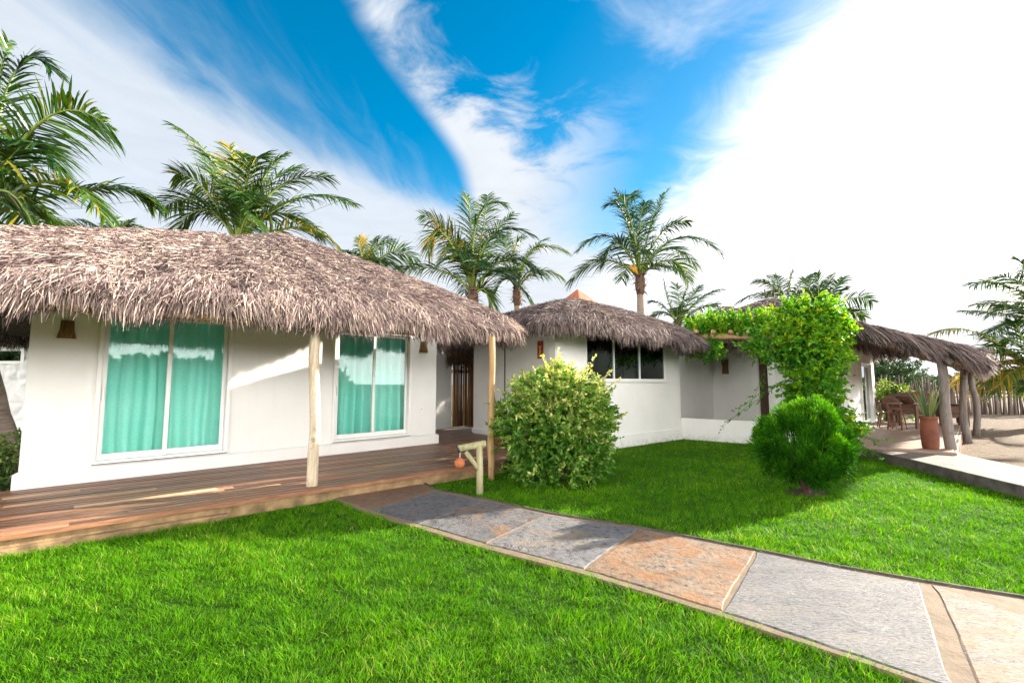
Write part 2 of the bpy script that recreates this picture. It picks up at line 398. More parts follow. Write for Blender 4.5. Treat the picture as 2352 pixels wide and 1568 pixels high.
class MB:
    """solid pieces (boxes, prisms, lathes) -> ONE mesh object"""
    def __init__(self): self.v = []; self.f = []
    def raw(self, vs, fs):
        b = len(self.v); self.v += [tuple(map(float, x)) for x in vs]; self.f += [tuple(i + b for i in f) for f in fs]
    def box8(self, p):
        self.raw(p, [(0, 3, 2, 1), (4, 5, 6, 7), (0, 1, 5, 4), (1, 2, 6, 5), (2, 3, 7, 6), (3, 0, 4, 7)])
    def fbox(self, fr, s0, s1, d0, d1, z0, z1):
        self.box8([fr.P(s0, d1, z0), fr.P(s1, d1, z0), fr.P(s1, d0, z0), fr.P(s0, d0, z0),
                   fr.P(s0, d1, z1), fr.P(s1, d1, z1), fr.P(s1, d0, z1), fr.P(s0, d0, z1)])
    def prism(self, poly, z0, z1):
        n = len(poly)
        vs = [(x, y, z0) for x, y in poly] + [(x, y, z1) for x, y in poly]
        fs = [tuple(range(n - 1, -1, -1)), tuple(range(n, 2 * n))]
        fs += [(i, (i + 1) % n, n + (i + 1) % n, n + i) for i in range(n)]
        self.raw(vs, fs)
    def bar(self, a, b, wx, wz):
        a, b = np.array(a, float), np.array(b, float)
        t = unit(b - a); ref = np.array([0, 0, 1.0]) if abs(t[2]) < 0.9 else np.array([1.0, 0, 0])
        x = unit(np.cross(t, ref)) * wx / 2; z = unit(np.cross(x, t)) * wz / 2
        self.box8([a - x - z, a + x - z, b + x - z, b - x - z, a - x + z, a + x + z, b + x + z, b - x + z])
    def tube(self, pts, rad, n=10):
        V, Q = tube_np(pts, rad, n); self.raw(V, [tuple(q) for q in Q])
    def lathe(self, c, prof, n=24):
        vs, fs = [], []
        for r, z in prof:
            for j in range(n):
                a = 2 * math.pi * j / n
                vs.append((c[0] + r * math.cos(a), c[1] + r * math.sin(a), c[2] + z))
        for i in range(len(prof) - 1):
            for j in range(n):
                a, b = i * n + j, i * n + (j + 1) % n
                fs.append((a, b, b + n, a + n))
        self.raw(vs, fs)
    def build(self, name, mat, parent=None, base=None, bevel=0.0, smooth=False):
        off = ORIGIN[parent.name] if parent is not None else (np.zeros(3) if base is None else np.array(base, float))
        me = bpy.data.meshes.new(name)
        me.from_pydata([tuple(np.array(x) - off) for x in self.v], [], self.f)
        if smooth:
            for p in me.polygons: p.use_smooth = True
        me.update()
        o = link(name, me, mat, parent, off)
        if bevel > 0:
            b = o.modifiers.new('bevel', 'BEVEL'); b.width = bevel; b.segments = 2; b.limit_method = 'ANGLE'; b.angle_limit = R(40)
        return o

# ------------------------------------------------------------------ thatched roofs
def chaikin(p, n=2, keep=0.25):
    p = np.asarray(p, float)
    for _ in range(n):
        q = np.roll(p, -1, axis=0)
        p = np.stack([p * (1 - keep) + q * keep, p * keep + q * (1 - keep)], axis=1).reshape(-1, p.shape[1])
    return p
def resample(loop, step):
    L = np.concatenate([loop, loop[:1]]); d = np.linalg.norm(np.diff(L, axis=0), axis=1)
    cum = np.concatenate([[0], np.cumsum(d)]); n = max(12, int(cum[-1] / step))
    t = np.linspace(0, cum[-1], n, endpoint=False)
    return np.stack([np.interp(t, cum, L[:, k]) for k in range(L.shape[1])], axis=1)

def thatch_roof(parent, eave, ridge, thick=0.3, bulge=0.10, dens=900, fringe=170, mat='thatch', round_n=2, keep=0.2, wob=0.04, lens=(0.42, 0.2), wid=0.017, under=True, fr_len=0.42, view_cull=True):
    """eave: loop of (x,y,z of the lowest rim); ridge: two points. Solid body + straw laid over it + fringe"""
    loop = resample(chaikin(eave, round_n, keep), 0.15)
    n = len(loop)
    ph = rng.uniform(0, 6.28, 4); a = np.linspace(0, 2 * np.pi, n, endpoint=False)
    wv = wob * (np.sin(9 * a + ph[0]) + np.sin(17 * a + ph[1]) + 0.7 * np.sin(31 * a + ph[2])) / 2
    loop[:, 2] += wv
    r0, r1 = np.array(ridge[0], float), np.array(ridge[1], float)
    ax = r1[:2] - r0[:2]; l2 = max(float(ax @ ax), 1e-6)
    tt = np.clip(((loop[:, :2] - r0[:2]) @ ax) / l2, 0, 1)
    top = r0 + (r1 - r0) * tt[:, None]
    def surf(i, q):
        """point on the straw surface over loop position i (float) at height fraction q"""
        i0 = np.floor(i).astype(int) % n; i1 = (i0 + 1) % n; f = (i - np.floor(i))[:, None]
        b = loop[i0] * (1 - f) + loop[i1] * f; r = top[i0] * (1 - f) + top[i1] * f
        q = q[:, None]
        p = b + (r - b) * q
        zb = b[:, 2:3] + thick; zr = r[:, 2:3]
        lump = 0.035 * np.sin(i[:, None] * 0.55 + 5 * q) * np.sin(q * 9 + i[:, None] * 0.21)
        z = zb + (zr - zb) * (q + bulge * 4 * q * (1 - q)) - thick * 0.55 * np.exp(-q * 14) + lump * (1 - q)
        return np.concatenate([p[:, :2], z], axis=1)
    # body
    qs = [0.0, 0.03, 0.08, 0.16, 0.28, 0.42, 0.58, 0.74, 0.88, 1.0]
    idx = np.arange(n).astype(float)
    rows = []
    out = unit(np.concatenate([loop[:, :2] - top[:, :2], np.zeros((n, 1))], axis=1))
    inner = loop + (top - loop) * 0.6; inner[:, 2] = loop[:, 2] + (top[:, 2] - loop[:, 2]) * 0.55
    rows.append(inner); rows.append(loop - out * 0.22 + np.array([0, 0, 0.08]))
    for q in qs:
        s = surf(idx, np.full(n, q))
        if q == 0: s = s - out * 0.06
        rows.append(s)
    V = np.concatenate(rows); k = len(rows)
    Q = []
    for r in range(k - 1):
        for j in range(n):
            a0, b0 = r * n + j, r * n + (j + 1) % n
            Q.append((a0, b0, b0 + n, a0 + n))
    body = np_mesh('roof', V, Q, np.full(len(V), 0.3), None, True, M['thatch_core'], parent)
    # straw cover
    segl = np.linalg.norm(np.roll(loop, -1, axis=0)[:, :2] - loop[:, :2], axis=1)
    slope = np.linalg.norm(top - loop, axis=1)
    area = segl * slope * 0.5
    N = int(area.sum() * dens)
    i = rng.choice(n, N, p=area / area.sum()) + rng.random(N)
    q = 1 - np.sqrt(1 - rng.random(N) * 0.999)
    q = np.clip(q, 0.0, 0.992)
    p = surf(i, q); p2 = surf(i, np.minimum(q + 0.02, 1.0)); ps = surf(i + 0.15, q)
    T = unit(p - p2); S = unit(ps - p); Nn = unit(np.cross(T, S)); Nn = Nn * np.sign(Nn[:, 2:3] + 1e-6)
    if view_cull:
        keepm = (np.sum(Nn * (CAM - p), axis=1) > -0.8 * np.linalg.norm(CAM - p, axis=1) * 0.5) | (rng.random(N) < 0.12)
        i, q, p, T, S, Nn = i[keepm], q[keepm], p[keepm], T[keepm], S[keepm], Nn[keepm]; N = len(i)
    yaw = (rng.normal(0, 1, N) * (0.36 + 0.4 * np.clip(q * 3, 0, 1)))[:, None]; lift = np.abs(rng.normal(0.06, 0.16, N))[:, None]
    D = unit(T * np.cos(yaw) + S * np.sin(yaw) + Nn * lift)
    roll = rng.normal(0, 0.5, N)[:, None]
    W = unit(np.cross(D, Nn) * np.cos(roll) + Nn * np.sin(roll))
    L = (lens[0] + (lens[1] - lens[0]) * np.sqrt(q)) * rng.uniform(0.55, 1.25, N)
    root = p + Nn * rng.uniform(-0.01, 0.05, N)[:, None] - D * L[:, None] * 0.4
    clump = 0.5 + 0.5 * np.sin(i * 0.9 + 3 * np.sin(q * 13 + i * 0.17)) * np.sin(q * 23 + i * 0.31)
    var = np.clip(rng.normal(0.49, 0.30, N) + 0.25 * (clump - 0.5), 0, 1)
    acc = Acc()
    acc.strips(root, D, W, L, wid * rng.uniform(0.6, 1.5, N), rng.uniform(0.0, 0.14, N), var, 3, [0.8, 1.0, 0.25], Nn * rng.normal(0.0, 0.06, N)[:, None])
    # hanging fringe: outer pale layer and a lower, browner one
    per = segl.sum(); bunch = np.sin(idx * 0.83 + 2.0 * np.sin(idx * 0.13))
    for lay, (cnt, off, ln, dz, vm) in enumerate(((fringe, 0.02, fr_len, 0.12, 0.53), (int(fringe * 0.8), -0.04, fr_len * 0.8, 0.20, 0.56), (int(fringe * 0.7), -0.16, fr_len * 0.55, 0.13, 0.22))):
        K = int(per * cnt)
        i = rng.choice(n, K, p=segl / per) + rng.random(K)
        pp = surf(i, rng.uniform(0.0, 0.05, K)); i0 = np.floor(i).astype(int) % n
        o = out[i0]; s = unit(np.roll(loop, -1, axis=0)[i0] - loop[i0])
        b = 0.5 + 0.5 * bunch[i0]
        root = pp + o * (off + rng.uniform(-0.08, 0.04, K))[:, None]
        root[:, 2] = root[:, 2] - (0.0, 0.07, 0.19)[lay] + rng.uniform(-0.06, 0.1, K)
        D = unit(o * rng.uniform(0.05, 0.55, K)[:, None] + s * (rng.normal(0, 0.15, K) + 0.22 * np.sin(i * 0.6))[:, None] + np.array([0, 0, -1.0]) * rng.uniform(0.5, 1.0, K)[:, None])
        W = unit(s + 0.5 * rng.normal(0, 1, (K, 3)))
        L = ln * (0.8 + 0.25 * b) * rng.uniform(0.65, 1.08, K)
        acc.strips(root, D, W, L, wid * 1.15 * rng.uniform(0.6, 1.5, K), rng.uniform(0.1, 0.5, K), np.clip(rng.normal(vm, 0.22, K), 0, 1), 3, [0.9, 1.0, 0.2])
    straw = acc.build('thatch', M[mat], body)
    return body

# ------------------------------------------------------------------ plants
def leaves(acc, pts, dirs, length, width, var, droop=0.2, fold=True):
    """pointed oval leaves at pts along dirs"""
    N = len(pts)
    sd = unit(np.cross(dirs, rng.normal(0, 1, (N, 3))))
    acc.strips(pts, dirs, sd, length, width, np.full(N, droop), var, 4, [0.25, 1.0, 0.8, 0.08])

def sprigs(acc, stem_acc, roots, dirs, slen, nleaf, llen, lwid, var_fn, droop=0.2, spread=0.9, stem_r=0.004, along=(0.1, 1.0)):
    """shoots with leaves set along them"""
    N = len(roots)
    t = rng.uniform(along[0], along[1], (N, nleaf))
    sl = np.broadcast_to(np.asarray(slen, float), (N,))
    p = roots[:, None, :] + dirs[:, None, :] * (sl[:, None] * t)[:, :, None] - np.array([0, 0, 1.0]) * (droop * sl[:, None] * t ** 2)[:, :, None]
    d = unit(dirs[:, None, :] * 0.7 + spread * rng.normal(0, 0.7, (N, nleaf, 3)) + np.array([0, 0, 0.15]))
    p = p.reshape(-1, 3); d = d.reshape(-1, 3); tt = t.ravel()
    var = var_fn(p, tt, np.repeat(np.arange(N), nleaf))
    K = len(p)
    leaves(acc, p, d, llen * rng.uniform(0.6, 1.25, K), lwid * rng.uniform(0.7, 1.2, K), var)
    if stem_acc is not None:
        for a in range(N):
            e = roots[a] + dirs[a] * sl[a] - np.array([0, 0, droop * sl[a]])
            stem_acc.tube([roots[a], (roots[a] + dirs[a] * sl[a] * 0.5 - np.array([0, 0, droop * sl[a] * .25])), e], [stem_r, stem_r * 0.8, stem_r * 0.4], 4, 0.4)

def frond(acc, racc, C, midp, tip, leaf_len, npair=44, tint=0.0, droop=0.42, width=0.05):
    leaf_len *= 1.15
    npair = int(npair * 1.35)
    C, midp, tip = (np.array(x, float) for x in (C, midp, tip))
    ctrl = 2 * midp - 0.5 * (C + tip)
    t = np.linspace(0, 1, 24)[:, None]
    curve = (1 - t) ** 2 * C + 2 * t * (1 - t) * ctrl + t ** 2 * tip
    tl = np.linspace(0.14, 0.995, npair) ** 0.95
    k = np.clip(tl * 23, 0, 22.999); k0 = k.astype(int); f = (k - k0)[:, None]
    P = curve[k0] * (1 - f) + curve[k0 + 1] * f
    T = unit(curve[k0 + 1] - curve[k0])
    S = unit(np.cross(T, np.array([0, 0, 1.0])) + 1e-4 * rng.normal(0, 1, (npair, 3)))
    tw = rng.normal(0, 0.35)
    N = unit(np.cross(S, T)); S, N = S * math.cos(tw) + N * math.sin(tw), N * math.cos(tw) - S * math.sin(tw)
    racc.tube(curve[::3], np.linspace(leaf_len * 0.055, leaf_len * 0.008, len(curve[::3])), 5, np.clip(0.35 + tint + rng.normal(0, 0.1), 0, 1))
    prof = np.where(tl < 0.3, 0.62 + 1.25 * tl, 1.0) * (1 - 0.62 * np.clip((tl - 0.55) / 0.45, 0, 1) ** 1.5)
    for sg in (-1, 1):
        fw = (0.62 + 0.7 * tl ** 2)[:, None]
        D = unit(sg * S * 0.95 + N * 0.18 + T * fw + rng.normal(0, 0.10, (npair, 3)))
        W = unit(np.cross(D, N) * 0.8 + rng.normal(0, 0.4, (npair, 3)))
        L = leaf_len * prof * rng.uniform(0.8, 1.12, npair)
        v = np.clip(rng.normal(0.42, 0.20, npair) + tint * 1.2 + rng.normal(0, 0.07), 0, 1)
        gap = rng.random(npair) > 0.06
        acc.strips(P[gap], D[gap], W[gap], L[gap], width * rng.uniform(0.7, 1.2, gap.sum()), droop * rng.uniform(0.5, 1.3, gap.sum()), v[gap], 4, [0.6, 1.0, 0.75, 0.1])

def palm(label, Cpx, depth, fronds, extra=8, ground=0.0, lean=(0, 0), leaf=0.75, group='coconut palms round the huts', trunk_r=0.16, husk=True, nut=False, tint=0.0, flen=3.6, npair=44, spathe=False):
    C = aty(Cpx[0], Cpx[1], depth)
    base = np.array([C[0] + lean[0], C[1] + lean[1], ground])
    t = thing('palm_tree', label, 'palm tree', base, group)
    k = 14; tt = np.linspace(0, 1, k)
    pts = base + (C - base) * tt[:, None]; pts[:, :2] += (np.array(lean) * 0.5 * np.sin(tt * np.pi)[:, None] * -0.5)
    rr = trunk_r * (1.0 + 0.55 * np.exp(-tt * 7)) * (1 + 0.04 * np.cos(np.arange(k) * math.pi))
    mb = MB(); mb.tube(pts - np.array([0, 0, 0.05]), rr, 12); mb.build('trunk', M['trunk'], t, smooth=True)
    acc, racc = Acc(), Acc()
    for fr in fronds:
        (mu, mv), (tu, tv) = fr[0], fr[1]
        dz = fr[2] if len(fr) > 2 else rng.uniform(-0.8, 0.8)
        tn = fr[3] if len(fr) > 3 else rng.normal(0, 0.08)
        tip = aty(tu, tv, depth + dz); md = aty(mu, mv, depth + dz * 0.55)
        st = C + unit(md - C) * 0.1 + np.array([0, 0, rng.uniform(-0.2, 0.1)])
        frond(acc, racc, st, md, tip, leaf * rng.uniform(0.9, 1.1), npair, tn + tint)
    for e in range(extra):
        az = rng.uniform(0, 2 * math.pi)
        if abs(math.cos(az)) > 0.75: az += math.pi / 2
        el = rng.uniform(0.1, 1.15)
        h = np.array([math.cos(az), math.sin(az), 0.0]); L = flen * rng.uniform(0.75, 1.0)
        md = C + h * L * 0.5 * math.cos(el) + np.array([0, 0, L * 0.5 * math.sin(el)])
        tip = C + h * L * 0.92 * math.cos(el * 0.8) + np.array([0, 0, L * (math.sin(el) * 0.72 - 0.25)])
        frond(acc, racc, C, md, tip, leaf * 0.95, max(24, npair - 10), rng.normal(0, 0.06) + tint)
    cr = acc.build('crown', M['palm'], t)
    racc.build('rachis', M['rachis'], cr)
    if husk:
        h = Acc(); K = 70
        az = rng.uniform(0, 2 * np.pi, K); zz = rng.uniform(-0.85, 0.1, K)
        o = np.stack([np.cos(az), np.sin(az), np.zeros(K)], 1)
        root = C + o * trunk_r * 0.7 + np.stack([np.zeros(K), np.zeros(K), zz], 1)
        D = unit(o * rng.uniform(0.5, 1.0, K)[:, None] + np.array([0, 0, 1.0]) * rng.uniform(-0.3, 0.8, K)[:, None])
        W = unit(np.cross(D, np.array([0, 0, 1.0])))
        h.strips(root, D, W, rng.uniform(0.2, 0.48, K), rng.uniform(0.07, 0.14, K), rng.uniform(0, 0.4, K), np.clip(rng.normal(0.45, 0.22, K), 0, 1), 4, [1.0, 0.8, 0.55, 0.3])
        h.tube([C + np.array([0, 0, -0.9]), C + np.array([0, 0, -0.45]), C + np.array([0, 0, 0.15])], [trunk_r, trunk_r * 1.5, trunk_r * 1.1], 10, 0.35)
        h.build('leaf_base', M['husk'], t)
    if spathe:
        mb = MB(); s0 = C + np.array([-0.15, -0.2, 0.0])
        for j in range(9):
            dd = unit(np.array([-0.6 + rng.uniform(-.3, .3), -0.3 + rng.uniform(-.2, .2), 0.75]))
            mb.tube([s0, s0 + dd * 0.3, s0 + dd * rng.uniform(0.45, 0.65) + np.array([0, 0, -0.05])], [0.025, 0.07, 0.02], 6)
        mb.build('flower_spathe', M['coconut'], t)
    return t

# ================================================================== THE SETTING
def sheet(name, poly, z, mat, kind='structure'):
    me = bpy.data.meshes.new(name); me.from_pydata([(x, y, z) for x, y in poly], [], [tuple(range(len(poly)))]); me.update()
    o = link(name, me, mat, None); o['kind'] = kind; return o
sheet('ground', [(-600, -600), (600, -600), (600, 600), (-600, 600)], -0.03, M['sand'])
RP = [(7.97, 11.07), (7.72, 9.2), (7.35, 6.95), (6.6, 3.0), (5.2, -3.0), (3.5, -11)]       # lawn edge along the raised walk
lawn_poly = [(-26, -45), (1.0, -45), *RP[::-1], (8.3, 12.3), (5.3, 14.5), (0.6, 14.5), (-22, 14.5)]
sheet('lawn', lawn_poly, 0.0, M['soil'])

# ---- flagstone path
L_EDGE = [(735, 1132), (841.7, 1174), (953.6, 1208), (1105.6, 1255), (1335.7, 1315), (1500, 1363), (1653.7, 1412), (1780, 1453), (1953, 1509), (2127, 1568), (2300, 1630)]
R_EDGE = [(965, 1104), (1001.7, 1124), (1121.6, 1147), (1261.7, 1177), (1471.7, 1211), (1600, 1235), (1739.5, 1262), (1930, 1300), (2128, 1334), (2352, 1370), (2700, 1440)]
PZ = 0.035
Lw = [atz(u, v, PZ)[:2] for u, v in L_EDGE]; Rw = [atz(u, v, PZ)[:2] for u, v in R_EDGE]
far_l = np.array([3.2, 0.6]); far_r = np.array([4.6, 1.6])
mb = MB(); mb.prism([tuple(p) for p in Lw] + [tuple(far_l), tuple(far_r)] + [tuple(p) for p in Rw[::-1]], -0.02, PZ - 0.003)
path = mb.build('path', M['mortar']); path['kind'] = 'structure'
PATH_POLY = [tuple(p) for p in Lw] + [tuple(far_l), tuple(far_r)] + [tuple(p) for p in Rw[::-1]]
def slab(c4, mat, gap=0.03, label=None):
    """one flagstone between four ground points (l0, r0, r1, l1), hewn edges"""
    c = np.array(c4, float); ctr = c.mean(axis=0)
    pts = []
    for k in range(4):
        a, b = c[k], c[(k + 1) % 4]
        m = 9
        for j in range(m):
            t = j / m
            p = a + (b - a) * t; nrm = np.array([-(b - a)[1], (b - a)[0]]); nrm = nrm / np.linalg.norm(nrm)
            pts.append(p + nrm * (gap + rng.normal(0, 0.003)) * (1 if np.dot(nrm, ctr - p) > 0 else -1))
    n = len(pts); ins = [p + unit((ctr - p)) * 0.012 for p in pts]
    vs = [(p[0], p[1], -0.01) for p in pts] + [(p[0], p[1], PZ - 0.002) for p in pts] + [(p[0], p[1], PZ + 0.003 + rng.normal(0, 0.0008)) for p in ins]
    fs = [(j, (j + 1) % n, n + (j + 1) % n, n + j) for j in range(n)] + [(n + j, n + (j + 1) % n, 2 * n + (j + 1) % n, 2 * n + j) for j in range(n)] + [tuple(range(2 * n, 3 * n))]
    m = MB(); m.raw(vs, fs); o = m.build('paving_slab', mat, path)
    if label: o['label'] = label
    return o
JL = [(735, 1132), (841.7, 1172), (955.7, 1205), (1109.7, 1250.8), (1335.7, 1310), (1653.7, 1407.7), (2196, 1590)]
JR = [(965, 1106), (1001.7, 1127), (1121.6, 1149), (1261.7, 1180), (1471.7, 1213), (1739.5, 1264), (2116, 1337)]
jl = [atz(u, v, PZ)[:2] for u, v in JL]; jr = [atz(u, v, PZ)[:2] for u, v in JR]
slab_labels = ['rust-brown flagstone beside the deck', 'smooth blue-grey flagstone', 'grey flagstone with ochre spots', 'cracked grey slate flagstone', 'ochre and tan flagstone', 'large pale grey flagstone']
for k in range(6):
    l0, r0, r1, l1 = (np.array(x) for x in (jl[k], jr[k], jr[k + 1], jl[k + 1]))
    ex = (l0 - r0) / np.linalg.norm(l0 - r0); g = 0.035     # room for the mortar rim on the left
    slab([l0 - ex * g, r0 + ex * 0.03, r1 + ex * 0.03, l1 - ex * g], M['slab'][k], 0.017, slab_labels[k])
dv = unit(jl[6] - jl[5]); 
a0 = atz(2246, 1594, PZ)[:2]; b0 = atz(2142, 1341, PZ)[:2]; 
slab([a0, b0, np.array([4.25, 1.75]), np.array([3.1, 0.9])], M['slab'][6], 0.02, 'cream and orange flagstone')
# dark kerb line along the right side
mb = MB()
for a, b in zip(Rw[:-1], Rw[1:]):
    mb.bar((*a, 0.022), (*b, 0.022), 0.035, 0.05)
o = mb.build('edging', M['kerb'], path, bevel=0.006)

# ---- raised walk beside the sand
W0 = [np.array(p) for p in RP]
walk_far = [np.array((9.5, 10.2)), np.array((9.3, 9.9)), np.array((8.9, 8.3)), np.array((8.05, 4.4)), np.array((6.7, -2.5)), np.array((5.0, -11))]
mb = MB(); mb.prism([tuple(p) for p in W0[::-1]] + [(8.1, 12.0), (9.0, 11.3)] + [tuple(p) for p in walk_far], -0.02, 0.19)
walk = mb.build('walkway', M['paving']); walk['kind'] = 'structure'
mb = MB()
for a, b in zip(W0[:-1], W0[1:]):
    ln = np.linalg.norm(b - a); k = max(1, int(ln / 1.1))
    for j in range(k):
        p = a + (b - a) * (j / k) ; q = a + (b - a) * ((j + 1) / k)
        off = np.array([-0.02, 0.0]); e = unit(q - p) * 0.006
        mb.bar((*(p + off + e), 0.085), (*(q + off - e), 0.085), 0.07, 0.215)
mb.build('kerb', M['kerbface'], walk, bevel=0.012)

# ================================================================== LEFT HUT
H1 = Frame((-6.79, 6.63), math.atan2(0.718, 0.697))
L1 = 7.06
DZ = 0.2
hut1 = thing('thatched_bungalow', 'white bungalow with a wide thatched roof and two green glass sliding doors', 'bungalow', H1.P(L1 / 2, 0, 0))
sA0 = H1.front(205, 1079)[0]; sA1 = H1.front(519, 1049)[0]; sB0 = H1.front(758.5, 1026)[0]; sB1 = H1.front(938.5, 1008)[0]
SILL = 0.44; HEAD = 2.80
print('doors', sA0, sA1, sB0, sB1, H1.front(205, 1079), H1.front(938, 1008))
mb = MB()
TH = 0.2
for s0, s1 in ((0, sA0), (sA1, sB0), (sB1, L1)):
    mb.fbox(H1, s0, s1, -TH, 0, DZ, 3.1)
for s0, s1 in ((sA0, sA1), (sB0, sB1)):
    mb.fbox(H1, s0, s1, -TH, 0, DZ, SILL); mb.fbox(H1, s0, s1, -TH, 0, HEAD, 3.1)
mb.fbox(H1, 0, TH, -3.7, -TH, DZ, 2.9); mb.fbox(H1, L1 - TH, L1, -3.7, -TH, DZ, 2.9); mb.fbox(H1, TH, L1 - TH, -3.7, -3.5, DZ, 2.9)
mb.build('wall', M['white'], hut1)
mb = MB()   # skirting that slopes back at the top
def skirt(fr, s0, s1, z0, z1, t=0.06):
    p = [fr.P(s0 - t, 0.003, z0), fr.P(s1 + t, 0.003, z0), fr.P(s1 + t, t, z0), fr.P(s0 - t, t, z0)]
    zt = z1 - 0.03
    q = [fr.P(s0 - t, 0.003, zt), fr.P(s1 + t, 0.003, zt), fr.P(s1 + t, t, zt), fr.P(s0 - t, t, zt)]
    r = [fr.P(s0 - .01, 0.003, z1), fr.P(s1 + .01, 0.003, z1)]
    mb.raw(p + q + r, [(0, 1, 2, 3), (3, 2, 6, 7), (7, 6, 9, 8), (0, 3, 7, 4), (2, 1, 5, 6), (4, 7, 8), (6, 5, 9), (1, 0, 4, 5), (5, 4, 8, 9)])
skirt(H1, 0, L1, DZ, 0.43)
mb.fbox(H1, L1 + 0.004, L1 + 0.06, -3.6, 0.002, DZ, 0.40)
mb.build('skirting', M['white'], hut1)

def sliding_door(hut, fr, s0, s1, z0, z1, glass, d=0.0, nm='sliding_door', label=None):
    w = 0.055
    m = MB()
    m.fbox(fr, s0, s0 + w, d - 0.09, d + 0.025, z0 + w, z1 - w); m.fbox(fr, s1 - w, s1, d - 0.09, d + 0.025, z0 + w, z1 - w)
    m.fbox(fr, s0, s1, d - 0.09, d + 0.03, z0, z0 + w); m.fbox(fr, s0, s1, d - 0.09, d + 0.03, z1 - w, z1)
    door = m.build(nm, M['alu'], hut, bevel=0.006)
    if label: door['label'] = label
    mid = (s0 + s1) / 2
    for k, (a, b, dd) in enumerate(((s0 + w + .004, mid + 0.03, d - 0.025), (mid - 0.03, s1 - w - .004, d - 0.065))):
        f = MB(); e = 0.06; zb, zt = z0 + w + .004, z1 - w - .004
        f.fbox(fr, a, a + e, dd - 0.035, dd, zb + 0.09, zt - e); f.fbox(fr, b - e, b, dd - 0.035, dd, zb + 0.09, zt - e)
        f.fbox(fr, a, b, dd - 0.035, dd, zb, zb + 0.09); f.fbox(fr, a, b, dd - 0.035, dd, zt - e, zt)
        f.build('sash', M['alu'], door, bevel=0.005)
        g = MB(); g.fbox(fr, a + e - .008, b - e + .008, dd - 0.021, dd - 0.015, zb + 0.082, zt - e + .008)
        g.build('glass_pane', glass, door)
    h = MB(); h.fbox(fr, s0 + w + 0.02, s0 + w + 0.045, d - 0.024, d + 0.012, z0 + 0.95, z0 + 1.15); h.build('handle', M['alu'], door, bevel=0.004)
    # thin dark gasket under the sill
    g = MB(); g.fbox(fr, s0 + 0.01, s1 - 0.01, d + 0.0305, d + 0.034, z0 + .002, z0 + 0.012); g.build('sill_seal', M['rubber'], door)
    return door
sliding_door(hut1, H1, sA0, sA1, SILL, HEAD, M['glass'], 0.05, label='wide sliding door, left of the pale log')
sliding_door(hut1, H1, sB0, sB1, SILL, HEAD, M['glass'], 0.05, label='narrow sliding door, right of the pale log')

def curtain(fr, s0, s1, z0, z1, d, label, mat, per=0.26, amp=0.09, group=None):
    n = int((s1 - s0) / 0.012)
    s = np.linspace(s0, s1, n); ph = np.cumsum(rng.uniform(0.4, 1.6, n)) * 2 * np.pi * (s1 - s0) / n / per
    am = amp * (0.75 + 0.25 * np.sin(s * 5.3))
    wv = am * np.sign(np.sin(ph)) * np.abs(np.sin(ph)) ** 0.7
    zs = np.linspace(z0, z1, 7)
    V = np.array([fr.P(s[j] + 0.012 * math.sin(3 * z + s[j] * 7), d + wv[j] * (1.05 - 0.25 * (z - z0) / (z1 - z0)), z) for z in zs for j in range(n)])
    Q = [(r * n + j, r * n + j + 1, (r + 1) * n + j + 1, (r + 1) * n + j) for r in range(len(zs) - 1) for j in range(n - 1)]
    o = np_mesh('curtain', V, Q, None, None, True, mat, None, base=fr.P((s0 + s1) / 2, d, z0))
    return tag(o, label, 'curtain', group)
curtain(H1, sA0 + 0.05, (sA0 + sA1) / 2 + 0.05, 0.46, 2.78, -0.165, 'teal curtain behind the left pane of the wide sliding door', M['curtain'], 0.30, group='teal curtains')
curtain(H1, (sA0 + sA1) / 2 + 0.02, sA1 - 0.03, 0.46, 2.78, -0.19, 'teal curtain behind the right pane of the wide sliding door', M['curtain'], 0.22, group='teal curtains')
curtain(H1, sB0 + 0.03, (sB0 + sB1) / 2 + 0.05, 0.46, 2.78, -0.165, 'teal curtain behind the left pane of the narrow sliding door', M['curtain'], 0.22, group='teal curtains')
curtain(H1, (sB0 + sB1) / 2 + 0.02, sB1 - 0.02, 0.46, 2.78, -0.19, 'teal curtain behind the right pane of the narrow sliding door', M['curtain'], 0.20, group='teal curtains')
m = MB(); s_, _, z_ = H1.front(968, 940); m.fbox(H1, s_ - 0.04, s_ + 0.04, 0.001, 0.012, z_ - 0.06, z_ + 0.06)
sk = m.build('power_socket', M['alu'], hut1, bevel=0.004)
m = MB(); m.fbox(H1, s_ - 0.022, s_ + 0.022, 0.0122, 0.014, z_ + 0.002, z_ + 0.012); m.build('slot', M['rubber'], sk)

# roof of the left hut
EZ = 2.52
eave1 = [H1.P(-2.1, 2.45, EZ - .06), H1.P(0.2, 2.6, EZ), H1.P(3.0, 2.85, EZ), H1.P(6.75, 3.42, EZ - 0.02), H1.P(6.72, 2.5, 2.55), H1.P(6.7, 1.3, 3.22), H1.P(6.65, 0.0, 3.5), H1.P(6.6, -2.4, 3.45), H1.P(6.9, -4.6, EZ), H1.P(2.5, -4.8, EZ), H1.P(-2.2, -4.6, EZ), H1.P(-2.3, -1.0, EZ)]  # unseen right eave raised so a band of sun reaches the front wall
thatch_roof(hut1, eave1, (H1.P(2.5, -0.45, 4.44), H1.P(3.3, -0.35, 4.66)), 0.32, 0.035, dens=4800, fringe=760, mat='thatch', round_n=2, keep=0.14, wob=0.045, wid=0.0098, fr_len=0.25, lens=(0.27, 0.085))
